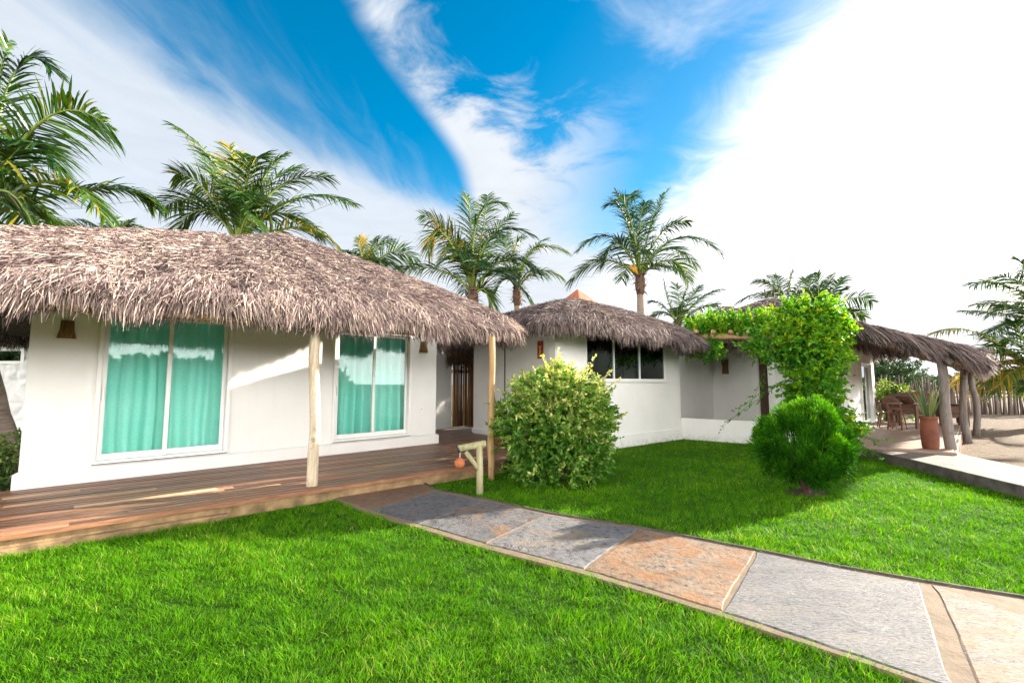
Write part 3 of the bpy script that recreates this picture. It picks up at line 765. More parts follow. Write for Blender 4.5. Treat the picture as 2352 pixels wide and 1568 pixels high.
# posts of the left hut
def log_post(hut, a, b, r0, r1, mat, bend=0.03, seed=0):
    rg = np.random.default_rng(seed); k = 9; t = np.linspace(0, 1, k)[:, None]
    p = np.array(a) + (np.array(b) - np.array(a)) * t
    p[:, :2] += np.sin(t * np.pi * 1.7) * bend * rg.normal(0, 1, 2) + rg.normal(0, 0.006, (k, 2))
    m = MB(); m.tube(p, np.linspace(r0, r1, k) * (1 + rg.normal(0, 0.03, k)), 14); return m.build('post', mat, hut, smooth=True)
pb = atz(713, 1147, 0); pt = aty(728, 758, pb[1] + 0.05); log_post(hut1, pb + np.array([0, 0, -.05]), pt + np.array([0, 0, 0.25]), 0.075, 0.07, M['pale_post'], 0.03, 3)
pb = atz(1129, 1101, 0); pt = aty(1129, 800, pb[1] + 0.02); log_post(hut1, pb + np.array([0, 0, -.05]), pt + np.array([0, 0, 0.2]), 0.062, 0.058, M['tan_post'], 0.012, 5)
# eave plate carried by the posts
m = MB(); m.tube([H1.P(-2.0, 2.25, 2.5), H1.P(3, 2.62, 2.5), H1.P(6.3, 3.1, 2.5)], 0.06, 8); m.build('eave_plate', M['tan_post'], hut1, smooth=True)

# ---- timber deck
FD = Frame((-4.915, 4.68), DECK_ANG)      # d<0 is towards the hut
deck = thing('timber_deck', 'red-brown timber deck with a few pale boards, running along the bungalow', 'deck', FD.P(2, -1, 0))
acc = Acc(); rw = 0.142
row = 0; f = 0.0
def board(e0, e1, f0, f1, z0, z1, v):
    p = np.array([FD.P(e0, -f0, z0), FD.P(e1, -f0, z0), FD.P(e1, -f1, z0), FD.P(e0, -f1, z0), FD.P(e0, -f0, z1), FD.P(e1, -f0, z1), FD.P(e1, -f1, z1), FD.P(e0, -f1, z1)])
    acc.add(p, np.array([(0, 3, 2, 1), (4, 5, 6, 7), (0, 1, 5, 4), (1, 2, 6, 5), (2, 3, 7, 6), (3, 0, 4, 7)]), v)
pale = {(2, 1), (3, 0), (5, 0)}
while f < 7.4:
    e0 = -3.6 if f < 2.62 else (-0.15 if f < 3.3 else 5.6)
    e1 = 6.42 + 2.0 * min(f / 0.62, 1.0) if f < 0.62 else 9.0
    e = e0 + rng.uniform(-1.2, 0); k = 0
    while e < e1:
        ln = rng.uniform(2.6, 4.8); a, b = max(e, e0), min(e + ln, e1)
        if b - a > 0.08:
            v = float(np.clip(rng.normal(0.45, 0.13), 0, 0.78))
            if rng.random() < 0.012: v = 0.88
            acc_v = v
            board(a + 0.001, b - 0.001, f + 0.0018, f + rw - 0.0018, DZ - 0.03, DZ + rng.normal(0, 0.0008), acc_v)
        e += ln; k += 1
    f += rw; row += 1
acc.build('decking', M['deck'], deck)
# the pale replacement boards of the photograph (a hair proud of the rest)
for (u0, v0), (u1, v1) in (((170, 1167), (498, 1122)), ((0, 1175), (356, 1116)), ((0, 1152), (185, 1123)), ((500, 1132), (640, 1110)), ((865, 1074), (1010, 1050))):
    acc = Acc()
    a = atz(u0, v0, DZ); b = atz(u1, v1, DZ)
    s0, d0, _ = FD.sd(a); s1, d1, _ = FD.sd(b); fi = round((-(d0 + d1) / 2) / rw - 0.5) * rw
    board(s0, s1, fi + 0.003, fi + rw - 0.003, DZ - 0.02, DZ + 0.0035, 0.99 if u0 < 480 else 0.93)
    acc.build('pale_board', M['deck'], deck)
m = MB(); m.fbox(FD, -3.6, 6.42, 0.002, 0.03, DZ - 0.055, DZ - 0.003); m.build('edge_board', M['fascia'], deck, bevel=0.005)
m = MB(); m.fbox(FD, -3.6, 6.4, -0.06, -0.012, -0.05, DZ - 0.035)
m.fbox(FD, -3.6, 1.9, -0.01, 0.075, -0.05, 0.075); m.build('foundation', M['deckbase'], deck, bevel=0.01)

# ---- wall lamps of woven cane
def wall_lamp(fr_or_p, nrm, label, h=0.26, w=0.24, flare='up'):
    p = np.array(fr_or_p, float); nrm = unit(np.array(nrm, float)); sx = np.cross(nrm, np.array([0, 0, 1.0])); sx = unit(sx)
    t = thing('wall_lamp', label, 'wall lamp', p, 'cane wall lamps')
    acc = Acc(); K = 13
    for j in range(K):
        a = math.pi * (j + 0.5) / K
        o = sx * math.cos(a) + nrm * math.sin(a)
        if flare == 'down': rb, rt = w / 2, w / 2 * 0.6
        else: rb, rt = w / 2 * 0.86, w / 2
        mid = min(rb, rt) * (1.0 if flare == 'down' else 0.8)
        pts = [p + o * rb - np.array([0, 0, h / 2]), p + o * (mid + (rb - mid) * .25), p + o * rt + np.array([0, 0, h / 2])]
        acc.tube(pts, [0.016, 0.014, 0.016], 6, rng.random())
    for z, r in ((-h / 2 * .8, rb), (h / 2 * .85, rt), (0, mid)):
        acc.tube([p + (sx * math.cos(a) + nrm * math.sin(a)) * r * 0.97 + np.array([0, 0, z]) for a in np.linspace(0, math.pi, 9)], 0.012, 6, 0.2)
    acc.build('shade', M['wicker'], t, smooth=True)
    m = MB(); m.raw([p - sx * w * .4 - np.array([0, 0, h * .45]), p + sx * w * .4 - np.array([0, 0, h * .45]), p + sx * w * .4 + np.array([0, 0, h * .45]), p - sx * w * .4 + np.array([0, 0, h * .45])], [(0, 1, 2, 3)])
    m2 = MB(); c = p + nrm * 0.008
    m2.box8([c - sx * .05 + nrm * .012 - np.array([0, 0, .05]), c + sx * .05 + nrm * .012 - np.array([0, 0, .05]), c + sx * .05 - nrm * .006 - np.array([0, 0, .05]), c - sx * .05 - nrm * .006 - np.array([0, 0, .05]),
             c - sx * .05 + nrm * .012 + np.array([0, 0, .05]), c + sx * .05 + nrm * .012 + np.array([0, 0, .05]), c + sx * .05 - nrm * .006 + np.array([0, 0, .05]), c - sx * .05 - nrm * .006 + np.array([0, 0, .05])])
    m2.build('wall_plate', M['iron'], t)
    return t
s_, _, z_ = H1.front(154, 757); wall_lamp(H1.P(s_, 0.005, z_), H1.n, 'flared cane wall lamp half under the thatch, left of the wide sliding door', 0.26, 0.19, 'down')
s_, _, z_ = H1.front(972, 797); wall_lamp(H1.P(s_, 0.005, z_), H1.n, 'flared cane wall lamp under the thatch, right of the narrow sliding door', 0.26, 0.21, 'down')

# ================================================================== MIDDLE HUT
C2 = np.array([0.99, 10.78]); A2 = math.atan2(3.45, 4.05); L2 = 5.32
H2 = Frame(C2, A2)
B2 = np.array([-1.15, 14.2])                       # far end of its left wall
hut2 = thing('small_thatched_hut', 'white hut with a pyramid thatched roof topped by a red clay cap', 'hut', H2.P(2.6, 0, 0))
sW0 = H2.front(1345, 850)[0]; sW1, _, zW0 = H2.front(1529, 874); zW1 = H2.front(1400, 770)[2]
zW1 = max(zW1, zW0 + 1.0)
print('window', sW0, sW1, zW0, zW1)
mb = MB()
mb.fbox(H2, 0, sW0, -0.2, 0, -0.02, 3.0); mb.fbox(H2, sW1, L2, -0.2, 0, -0.02, 3.0)
mb.fbox(H2, sW0, sW1, -0.2, 0, -0.02, zW0); mb.fbox(H2, sW0, sW1, -0.2, 0, zW1, 3.0)
back = unit(B2 - C2); nl = np.array([-back[1], back[0]])
c0 = C2; c1 = B2; inn = -np.array([back[1], -back[0]]) * -1
q0 = H2.P(0.0, -0.203, 0)[:2]; 
rgt = np.array([back[1], -back[0]])               # inwards from the left wall
mb.prism([tuple(q0), tuple(q0 + rgt * 0.2), tuple(c1 + rgt * 0.2), tuple(c1)], -0.02, 3.0)
e1 = H2.P(L2, -0.203, 0)[:2]; e2 = H2.P(L2, -4.2, 0)[:2]; b1 = np.array(H2.P(-0.6, -5.0, 0)[:2])
mb.prism([tuple(e1), tuple(e2), tuple(e2 - H2.w[:2] * .2), tuple(e1 - H2.w[:2] * .2)], -0.02, 3.0)
mb.fbox(H2, 0.78, L2 - 0.21, -4.2, -4.0, -0.02, 3.0)
mb.build('wall', M['white'], hut2)
mb = MB()
skirt(H2, 0.0, L2 + 0.0, -0.02, 0.34, 0.05)
pz = [c0 - rgt * 0.003, c1 - rgt * 0.003, c1 - rgt * 0.05, c0 - rgt * 0.05]
mb.prism([tuple(x) for x in pz][::-1], 0.21, 0.34)
mb.build('skirting', M['white'], hut2)
m = MB(); w = 0.045
m.fbox(H2, sW0, sW1, -0.05, 0.02, zW0, zW0 + w); m.fbox(H2, sW0, sW1, -0.05, 0.02, zW1 - w, zW1)
m.fbox(H2, sW0, sW0 + w, -0.05, 0.02, zW0 + w, zW1 - w); m.fbox(H2, sW1 - w, sW1, -0.05, 0.02, zW0 + w, zW1 - w)
win = m.build('window', M['alu'], hut2, bevel=0.004)
mus = [sW0 + w, H2.front(1411, 850)[0], H2.front(1470, 850)[0], sW1 - w]
for a, b in zip(mus[:-1], mus[1:]):
    g = MB(); g.fbox(H2, a, b, -0.031, -0.025, zW0 + w - .004, zW1 - w + .004); g.build('pane', M['glass_dark'], win)
for x in mus[1:-1]:
    g = MB(); g.fbox(H2, x - 0.013, x + 0.013, -0.045, 0.012, zW0 + w, zW1 - w); g.build('mullion', M['alu'], win, bevel=0.003)
g = MB(); g.fbox(H2, sW0 - 0.03, sW1 + 0.05, 0.021, 0.06, zW0 - 0.045, zW0 + 0.01); g.build('window_sill', M['white'], win, bevel=0.004)
g = MB(); g.fbox(H2, 0.3, L2 - 0.25, -2.2, -2.15, 0.0, 2.9); g.fbox(H2, 0.3, L2 - .25, -2.15, -0.25, 2.85, 2.9)
g.build('dark_backdrop', M['dark_room'], hut2)  # dark backdrop added behind the window; its colour stands for the room's shade
# pale panel seen through the panes
g = MB(); g.fbox(H2, H2.front(1450, 850)[0] + 0.1, H2.front(1497, 850)[0] + 0.2, -0.75, -0.7, 0.3, zW0 + 0.62); g.build('inner_panel', M['white'], hut2)
E2 = 2.80
eave2 = [H2.P(-1.2, 1.15, E2), H2.P(2.6, 1.2, E2 - .18), H2.P(5.95, 0.95, E2 - .22), H2.P(6.1, -2.2, E2), H2.P(5.9, -5.2, E2), H2.P(2.6, -5.3, E2), (-2.5, 14.9, E2 - .1), (-1.35, 12.4, E2 - .05)]
ap = aty(1327, 691, 14.3)
thatch_roof(hut2, eave2, (ap - 0.12 * H2.w, ap + 0.12 * H2.w), 0.32, 0.085, dens=2200, fringe=420, mat='thatch_grey', round_n=2, keep=0.17, wob=0.03, wid=0.0115, lens=(0.36, 0.16), fr_len=0.24)
# clay cap
m = MB(); tp = aty(1327, 663, 14.3)
rb = 0.62
cs = [tp + rb * (math.cos(a) * H2.w + math.sin(a) * H2.n) * np.array([1.0, 1.0, 0]) + np.array([0, 0, -0.46]) for a in (math.pi / 4 + k * math.pi / 2 for k in range(4))]
m.raw([*cs, tp, tp + np.array([0, 0, -0.45])], [(0, 1, 4), (1, 2, 4), (2, 3, 4), (3, 0, 4), (3, 2, 1, 0)])
m.build('ridge_cap', M['clay'], hut2, bevel=0.02)
# red board on the left wall
lp = np.array([*c0, 0]); ln3 = np.array([-rgt[0], -rgt[1], 0])
sp = onplane(1244.5, 803, lp, ln3) + ln3 * 0.032; bx = np.array([back[0], back[1], 0]); up = np.array([0, 0, 1.0])
sg = thing('wall_sign', 'small red board with a yellow emblem on the left wall of the middle hut', 'sign', sp)
def slab3(m, c, hx, hz, t0, t1):
    m.box8([c - bx * hx + ln3 * t1 - up * hz, c + bx * hx + ln3 * t1 - up * hz, c + bx * hx + ln3 * t0 - up * hz, c - bx * hx + ln3 * t0 - up * hz,
            c - bx * hx + ln3 * t1 + up * hz, c + bx * hx + ln3 * t1 + up * hz, c + bx * hx + ln3 * t0 + up * hz, c - bx * hx + ln3 * t0 + up * hz])
m = MB(); slab3(m, sp, 0.115, 0.21, 0.002, 0.02); m.build('board', M['redsign'], sg, bevel=0.004)
m = MB(); slab3(m, sp + up * 0.07, 0.06, 0.018, 0.0205, 0.025); slab3(m, sp - up * 0.04, 0.022, 0.09, 0.0205, 0.025); slab3(m, sp - up * 0.15, 0.05, 0.018, 0.0205, 0.025); m.build('emblem', M['yellow'], sg)

# ---- gate with its own little thatch between the two huts, and the wall beside it
gp0, gp1 = aty(1038, 900, 16.0), aty(1092, 900, 16.5)
g0, g1 = gp0[:2], gp1[:2]
gdir = unit(g1 - g0); gn = np.array([gdir[1], -gdir[0]])
GF = Frame(g0, math.atan2(gdir[1], gdir[0])); GL = float(np.linalg.norm(g1 - g0))
gate = thing('bamboo_gate', 'split-bamboo gate under a strip of thatch between the two huts', 'gate', GF.P(GL / 2, 0, 0))
acc = Acc(); x = 0.0
while x < GL:
    r = rng.uniform(0.014, 0.028); acc.tube([GF.P(x + r, 0.02, 0.2), GF.P(x + r + rng.normal(0, .006), 0.02 + rng.normal(0, .006), 1.4), GF.P(x + r, 0.02, 2.75)], r, 6, rng.random() ** 1.2); x += 2 * r
acc.build('bamboo_panel', M['gate_stick'], gate, smooth=True)
for z in (0.6, 2.0):
    m = MB(); m.fbox(GF, 0.0, GL, -0.05, -0.015, z, z + 0.1); m.build('rail', M['tan_post'], gate)
ev = [GF.P(-0.25, 0.4, 2.5), GF.P(GL + 0.3, 0.4, 2.5), GF.P(GL + 0.3, -0.5, 2.5), GF.P(-0.25, -0.5, 2.5)]
thatch_roof(gate, ev, (GF.P(0.1, -0.05, 3.15), GF.P(GL, -0.05, 3.15)), 0.2, 0.05, dens=700, fringe=150, mat='thatch_brown', keep=0.1, wob=0.02, fr_len=0.35)
w0 = aty(930, 900, 13.4)[:2]; w1 = g0 - gdir * 0.01
m = MB(); nn = unit(w1 - w0); nn = np.array([nn[1], -nn[0]])
m.prism([tuple(w0), tuple(w1), tuple(w1 - nn * 0.18), tuple(w0 - nn * 0.18)][::-1], 0.19, 2.85)
o = m.build('garden_wall', M['white'], None, base=(*w0, 0.19)); tag(o, 'plain white wall between the bungalow and the bamboo gate', 'wall')
w0 = g1 + gdir * 0.012; w1 = B2 + rgt * 0.05 + back * 0.02
# ================================================================== STONE HUT far left
hutS = thing('stone_hut', 'white painted rough stone hut with a slit window behind the bungalow', 'hut', (-13.5, 11.0, 0))
nx, nz = 150, 80
X = np.linspace(-17, -10.2, nx); Z = np.linspace(-0.05, 2.9, nz)
XX, ZZ = np.meshgrid(X, Z)
cp = np.stack([rng.uniform(-17.2, -10, 420), rng.uniform(-0.2, 3.1, 420)], 1)
dd = np.sqrt(((XX[..., None] - cp[:, 0]) / 1.25) ** 2 + (ZZ[..., None] - cp[:, 1]) ** 2); dd.sort(axis=-1)
hgt = 0.07 * np.clip((dd[..., 1] - dd[..., 0]) / 0.12, 0, 1) ** 0.6 + rng.normal(0, 0.004, XX.shape)
wu0, wu1 = aty(-30, 815, 11.0)[0], aty(60, 815, 11.0)[0]; wz0, wz1 = aty(20, 833, 11.0)[2], aty(20, 803, 11.0)[2]
V = np.stack([XX, 11.0 - hgt, ZZ], -1).reshape(-1, 3)
Q = []
for r in range(nz - 1):
    for c in range(nx - 1):
        xc, zc = (X[c] + X[c + 1]) / 2, (Z[r] + Z[r + 1]) / 2
        if wu0 < xc < wu1 and wz0 < zc < wz1: continue
        Q.append((r * nx + c, r * nx + c + 1, (r + 1) * nx + c + 1, (r + 1) * nx + c))
np_mesh('wall', V, Q, None, None, True, M['stonewhite'], hutS)
m = MB(); m.prism([(-17, 11.02), (-10.2, 11.02), (-10.2, 14.5), (-17, 14.5)], -0.05, 0.02); m.prism([(-10.35, 11.03), (-10.2, 11.03), (-10.2, 14.5), (-10.35, 14.5)], 0.02, 2.9); m.prism([(-17, 14.3), (-10.36, 14.3), (-10.36, 14.5), (-17, 14.5)], 0.02, 2.9); m.build('rear_wall', M['white'], hutS)
SF = Frame((wu0, 10.95), 0.0); ww = wu1 - wu0
m = MB(); e = 0.06
m.fbox(SF, -.02, ww + .04, -0.06, 0.03, wz0 - .03, wz0 + e - .02); m.fbox(SF, -.02, ww + .04, -0.06, 0.03, wz1 - e + .03, wz1 + .04); m.fbox(SF, -.02, e - .02, -0.06, 0.03, wz0 + e - .02, wz1 - e + .03); m.fbox(SF, ww - e + .02, ww + .04, -0.06, 0.03, wz0 + e - .02, wz1 - e + .03)
wn = m.build('window', M['alu'], hutS)
m = MB(); m.fbox(SF, e - .02, ww - e + .02, -0.02, -0.014, wz0 + e - .03, wz1 - e + .04); m.build('pane', M['glass_dark'], wn)
m = MB(); m.fbox(SF, -.3, ww + .3, -0.9, -0.85, wz0 - .4, wz1 + .4); m.build('dark_pane_backdrop', M['dark_room'], hutS)  # added dark sheet, coloured like the unlit inside behind the slit window
zS = aty(30, 765, 10.4)[2]
thatch_roof(hutS, [(-18.0, 10.35, zS), (-9.4, 10.35, zS), (-9.4, 15.2, zS), (-18.0, 15.2, zS)], ((-15.5, 12.8, 4.5), (-12, 12.8, 4.5)), 0.3, 0.06, dens=300, fringe=160, mat='thatch', keep=0.1, fr_len=0.4)

# ================================================================== RIGHT HUT with veranda
P1 = np.array([9.53, 10.35]); H3 = Frame(P1, math.atan2(0.718, 0.697))
hut3 = thing('veranda_house', 'white house with a thatched veranda on crooked log posts beside the sand', 'house', H3.P(3, -2.25, 0))
TZ = 0.25
d3 = -2.3
k0 = aty(1572, 900, 16.2)[:2]; k1 = aty(1638, 900, 17.0)[:2]; k2 = aty(1742, 900, 15.0)[:2]; kc = H3.P(-0.55, d3, 0)[:2]
k3 = aty(1778, 900, 14.6)[:2]
m = MB()
def wallseg(m, a, b, z0, z1, t=0.18):
    a, b = np.array(a), np.array(b); nn = unit(b - a); nn = np.array([nn[1], -nn[0]])
    m.prism([tuple(a), tuple(b), tuple(b - nn * t), tuple(a - nn * t)], z0, z1)
wallseg(m, k0 - (k1 - k0) * 0.4, k1, -0.02, 3.0); wallseg(m, k1, k2, -0.02, 3.0); wallseg(m, k3, kc, -0.02, 3.0)
wallseg(m, k2, k3, 2.5, 3.0)
sd0 = H3.front(1977, 900, d3)[0]; sd1 = H3.front(2001, 900, d3)[0]; s3e = H3.front(2013, 940, d3)[0]
se0 = H3.front(1921, 900, d3)[0]; se1 = H3.front(1943, 900, d3)[0]
print('hut3', sd0, sd1, s3e, se0, se1)
for a, b in ((-0.55, se0), (se1, sd0), (sd1, s3e)): m.fbox(H3, a, b, d3 - 0.2, d3, 0.0, 3.05)
for a, b in ((se0, se1), (sd0, sd1)): m.fbox(H3, a, b, d3 - 0.2, d3, 2.35, 3.05)
m.fbox(H3, s3e - 0.2, s3e, d3 - 4.0, d3 - 0.2, 0.0, 3.05)
m.fbox(H3, -0.3, s3e - 0.21, d3 - 4.2, d3 - 4.0, 0.0, 3.05)
m.build('wall', M['white'], hut3)
sliding_door(hut3, H3, sd0, sd1, TZ, 2.34, M['glass_dark'], d3 + 0.03, label='sliding door near the far corner of the veranda')
sliding_door(hut3, H3, se0, se1, TZ, 2.34, M['glass_dark'], d3 + 0.03, label='sliding door half hidden by the vine')
curtain(H3, sd0, sd1, TZ + .02, 2.32, d3 - 0.28, 'grey curtain behind the glass door at the far end of the veranda', M['curtain_grey'], 0.2, 0.05, 'grey curtains')
curtain(H3, se0, se1, TZ + .02, 2.32, d3 - 0.28, 'grey curtain behind the glass door next to the vine', M['curtain_grey'], 0.2, 0.05, 'grey curtains')
m = MB(); a = k2 + unit(k3 - k2) * 0.02; b = k3 - unit(k3 - k2) * 0.02; nn = unit(b - a); nn = np.array([nn[1], -nn[0]])
m.prism([tuple(a - nn * .05), tuple(b - nn * .05), tuple(b - nn * .1), tuple(a - nn * .1)], 0.0, 2.49); m.build('door', M['door_wood'], hut3)
# main roofs
apx = aty(1775, 684, 18.0)
ev = [apx + np.array([x, y, 0]) for x, y in ((-4.6, -3.4), (0.2, -4.6), (4.0, -1.6), (4.2, 2.5), (0.5, 5.0), (-4.8, 3.0))]
ev = [(p[0], p[1], 2.75) for p in ev]
thatch_roof(hut3, ev, (apx, apx + np.array([0.9, 0.5, -0.12])), 0.3, 0.05, dens=420, fringe=110, mat='thatch_grey', wid=0.026, lens=(0.5, 0.28))
ap2 = aty(1668, 703, 20.5)
thatch_roof(hut3, [(ap2[0] + x, ap2[1] + y, 2.75) for x, y in ((-3.2, -2.6), (2.8, -2.6), (2.8, 2.6), (-3.2, 2.6))], (ap2 - np.array([.15, 0, 0]), ap2 + np.array([.15, 0, 0])), 0.3, 0.02, dens=300, fringe=60, mat='thatch_grey', wid=0.028)
# veranda lean-to: slab of thatch, near gable edge towards us
def lean_to(hut):
    s0, s1 = -0.35, 8.6
    prof = [(-2.5, 3.46), (-2.1, 3.32), (-1.2, 2.96), (-0.2, 2.60), (0.25, 2.45), (0.46, 2.36)]
    ss = np.linspace(s0, s1, 30)
    V, Q = [], []
    for s in ss:
        for d, z in prof: V.append(H3.P(s, d, z + 0.03 * math.sin(s * 3 + d)))
        for d, z in prof[::-1]: V.append(H3.P(s, d, z - 0.12 + (0.05 if d > 0.5 else 0)))
    k = 2 * len(prof)
    for i in range(len(ss) - 1):
        for j in range(k):
            Q.append((i * k + j, i * k + (j + 1) % k, (i + 1) * k + (j + 1) % k, (i + 1) * k + j))
    for e in (0, (len(ss) - 1) * k):
        for j in range(len(prof) - 1): Q.append((e + j, e + j + 1, e + k - 2 - j, e + k - 1 - j))
    body = np_mesh('veranda_roof', np.array(V), Q, None, None, False, M['thatch_core'], hut)
    acc = Acc(); pd = np.array(prof)
    def top(s, d): 
        z = np.interp(d, pd[:, 0], pd[:, 1]); return H3.o + s[:, None] * H3.w + d[:, None] * H3.n + z[:, None] * np.array([0, 0, 1.0])
    Tn = unit(H3.n * 0.92 + np.array([0, 0, -0.40])); Nn = unit(np.cross(H3.w, Tn)); Nn = Nn if Nn[2] > 0 else -Nn
    N = 15000; s = s0 + (s1 - s0) * rng.random(N) ** 1.6; d = rng.uniform(-2.45, 0.42, N); p = top(s, d)
    D = unit(Tn + H3.w * rng.normal(0, 0.35, N)[:, None] + Nn * np.abs(rng.normal(0.05, 0.1, N))[:, None])
    W = unit(np.cross(D, Nn) + 0.4 * rng.normal(0, 1, (N, 3))); L = rng.uniform(0.3, 0.7, N)
    acc.strips(p + Nn * 0.02 - D * L[:, None] * 0.4, D, W, L, 0.028 * rng.uniform(.6, 1.3, N), rng.uniform(0, .15, N), np.clip(rng.normal(0.45, 0.24, N), 0, 1), 3, [0.8, 1, .2])
    # near gable edge: straw lying down the slope and hanging over the edge in uneven locks
    N = 7000; d = rng.uniform(-2.5, 0.42, N); lock = 0.5 + 0.5 * np.sin(d * 7.3 + 2 * np.sin(d * 2.1)); s = s0 + rng.normal(0.02, 0.07, N); p = top(s, d); p[:, 2] -= rng.uniform(-0.03, 0.12, N)
    hang = rng.random(N) * (0.15 + 0.65 * lock ** 2)
    D = unit(Tn * rng.uniform(0.5, 1.0, N)[:, None] - H3.w * rng.uniform(0.0, 0.35, N)[:, None] + np.array([0, 0, -1.0]) * hang[:, None])
    W = unit(H3.w * 0.3 + Nn + 0.6 * rng.normal(0, 1, (N, 3))); L = rng.uniform(0.25, 0.55, N) * (0.5 + 0.5 * lock) * np.clip(0.45 + 0.55 * (d + 2.5) / 2.2, 0, 1)
    acc.strips(p, D, W, L, 0.024 * rng.uniform(.6, 1.3, N), rng.uniform(0.1, .5, N), np.clip(rng.normal(0.45, 0.24, N), 0, 1), 4, [0.8, 1, .8, .2])
    # locks that hang from the underside
    N = 1500; c = rng.choice([-1.55, -1.2, -0.75, -0.55, -0.15, 0.2, 0.5], N); d = c + rng.normal(0, 0.09, N); s = s0 + np.abs(rng.normal(0, 0.35, N)); p = top(s, d); p[:, 2] -= 0.18
    D = unit(np.array([0, 0, -1.0]) + 0.25 * rng.normal(0, 1, (N, 3)) + Tn * 0.3); W = unit(rng.normal(0, 1, (N, 3)))
    acc.strips(p, D, W, rng.uniform(0.15, 0.36, N), 0.03 * rng.uniform(.6, 1.3, N), np.zeros(N), np.clip(rng.normal(0.3, 0.2, N), 0, 1), 3, [0.8, 1, .2])
    # front eave fringe
    N = 7000; s = s0 + (s1 - s0) * rng.random(N) ** 1.4; d = rng.normal(0.40, 0.05, N); p = top(s, d); p[:, 2] -= rng.uniform(-0.02, 0.16, N)
    D = unit(H3.n * rng.uniform(0.3, 0.9, N)[:, None] + np.array([0, 0, -1.0]) * rng.uniform(0.3, 1, N)[:, None] + H3.w * rng.normal(0, .3, N)[:, None])
    W = unit(H3.w + 0.5 * rng.normal(0, 1, (N, 3)))
    acc.strips(p, D, W, rng.uniform(0.2, 0.45, N), 0.026 * rng.uniform(.6, 1.3, N), rng.uniform(0.1, .4, N), np.clip(rng.normal(0.5, 0.24, N), 0, 1), 3, [0.8, 1, .2])
    acc.build('thatch', M['thatch_grey'], body)
lean_to(hut3)
m = MB(); m.tube([H3.P(-0.1, -2.3, 3.10), H3.P(-0.1, 0.5, 1.98)], 0.07, 8); m.build('rafter', M['beam'], hut3, smooth=True)
m = MB(); m.tube([H3.P(3.2, -2.3, 3.10), H3.P(3.2, 0.5, 1.98)], 0.06, 8); m.build('rafter', M['beam'], hut3, smooth=True)
m = MB(); m.tube([H3.P(6.3, -2.3, 3.10), H3.P(6.3, 0.5, 1.98)], 0.06, 8); m.build('rafter', M['beam'], hut3, smooth=True)
m = MB(); m.tube([H3.P(-0.3, 0.05, 2.12), H3.P(8.4, 0.05, 2.12)], 0.07, 8); m.build('eave_plate', M['grey_post'], hut3, smooth=True)
pb = atz(2188, 1036, TZ - .05); log_post(hut3, pb + [0, 0, -.25], aty(2158, 815, pb[1] + 0.1), 0.105, 0.085, M['grey_post'], 0.035, 9)
pb = atz(2223, 1007, 0.1); log_post(hut3, pb + [0, 0, -.15], aty(2206, 822, pb[1]), 0.10, 0.08, M['grey_post'], 0.07, 12)
pb = atz(2241, 991, 0.1); log_post(hut3, pb + [0, 0, -.15], aty(2232, 826, pb[1]), 0.095, 0.078, M['grey_post'], 0.05, 14)
# terrace floor
m = MB(); m.fbox(H3, -0.72, 8.6, d3 - 0.1, 0.0, -0.02, TZ); terr = m.build('terrace', M['terrace'], None, base=H3.P(3, -1, 0), bevel=0.01); terr['kind'] = 'structure'
m = MB(); m.fbox(H3, -0.72, 8.6, 0.003, 0.06, -0.02, TZ - 0.012); m.build('edge_board', M['fascia'], terr, bevel=0.008)
m = MB(); m.fbox(H3, -0.79, -0.723, d3, 0.06, -0.02, TZ - 0.004); m.build('edge_board', M['terrace'], terr, bevel=0.008)
for sj in np.arange(0.0, 8.5, 0.62):
    pass
# lamps on it
pl = onplane(1668, 842, (*k1, 0), np.array([(k2 - k1)[1], -(k2 - k1)[0], 0])); nrm = unit(np.array([(k2 - k1)[1], -(k2 - k1)[0], 0]))
wall_lamp(pl + nrm * 0.01, nrm, 'hourglass-shaped cane wall lamp on the shaded wall behind the low white wall', 0.5, 0.28, 'up')
wall_lamp(H3.P(s3e + 0.005, d3 - 0.12, 2.38), H3.w, 'dark cane wall lamp on the far corner of the veranda house', 0.42, 0.34, 'up')

# ---- low garden wall and pergola
lw0 = H2.P(L2 - 0.02, 0.0, 0)[:2]; lw1 = np.array([8.05, 11.75])
m = MB(); wallseg(m, lw0 + unit(lw1 - lw0) * 0.01, lw1, -0.02, 0.62, 0.16)
o = m.build('low_wall', M['white'], None, base=(*lw0, 0), bevel=0.012); tag(o, 'low white garden wall joining the middle hut to the vine', 'wall')
pg = thing('pergola', 'log pergola with a white column, overgrown by the vine', 'pergola', (7.2, 12.9, 0))
col = aty(1793, 900, 12.9)
m = MB(); m.prism([(col[0] - .2, 12.8), (col[0] + .2, 12.8), (col[0] + .2, 13.15), (col[0] - .2, 13.15)], -0.02, aty(1785, 775, 12.9)[2]); m.build('column', M['white'], pg, bevel=0.01)
ba = aty(1588, 773, 13.6); bb = aty(1800, 776, 12.75)
m = MB(); m.tube([ba, (ba + bb) / 2 + [0, 0, .02], bb + unit(bb - ba) * 1.6], 0.085, 8); m.build('beam', M['tan_post'], pg, smooth=True)
for j in range(6):
    c = ba + (bb - ba) * (0.08 + 0.19 * j) + np.array([0, 0, 0.13]); dd_ = unit(np.array([0.55, 0.83, 0.0]))
    m = MB(); m.tube([c - dd_ * 0.35, c + dd_ * 2.2], 0.055, 6); m.build('rafter', M['tan_post'], pg, smooth=True)
c = aty(1783, 756, 12.7)
for j in range(3):
    m = MB(); q = c + np.array([0, 0, -0.12 + 0.13 * j]); m.tube([q - [0.1, .45, 0], q + [0.15, 0.9, 0]], 0.07, 8); m.build('rafter', M['tan_post'], pg, smooth=True)

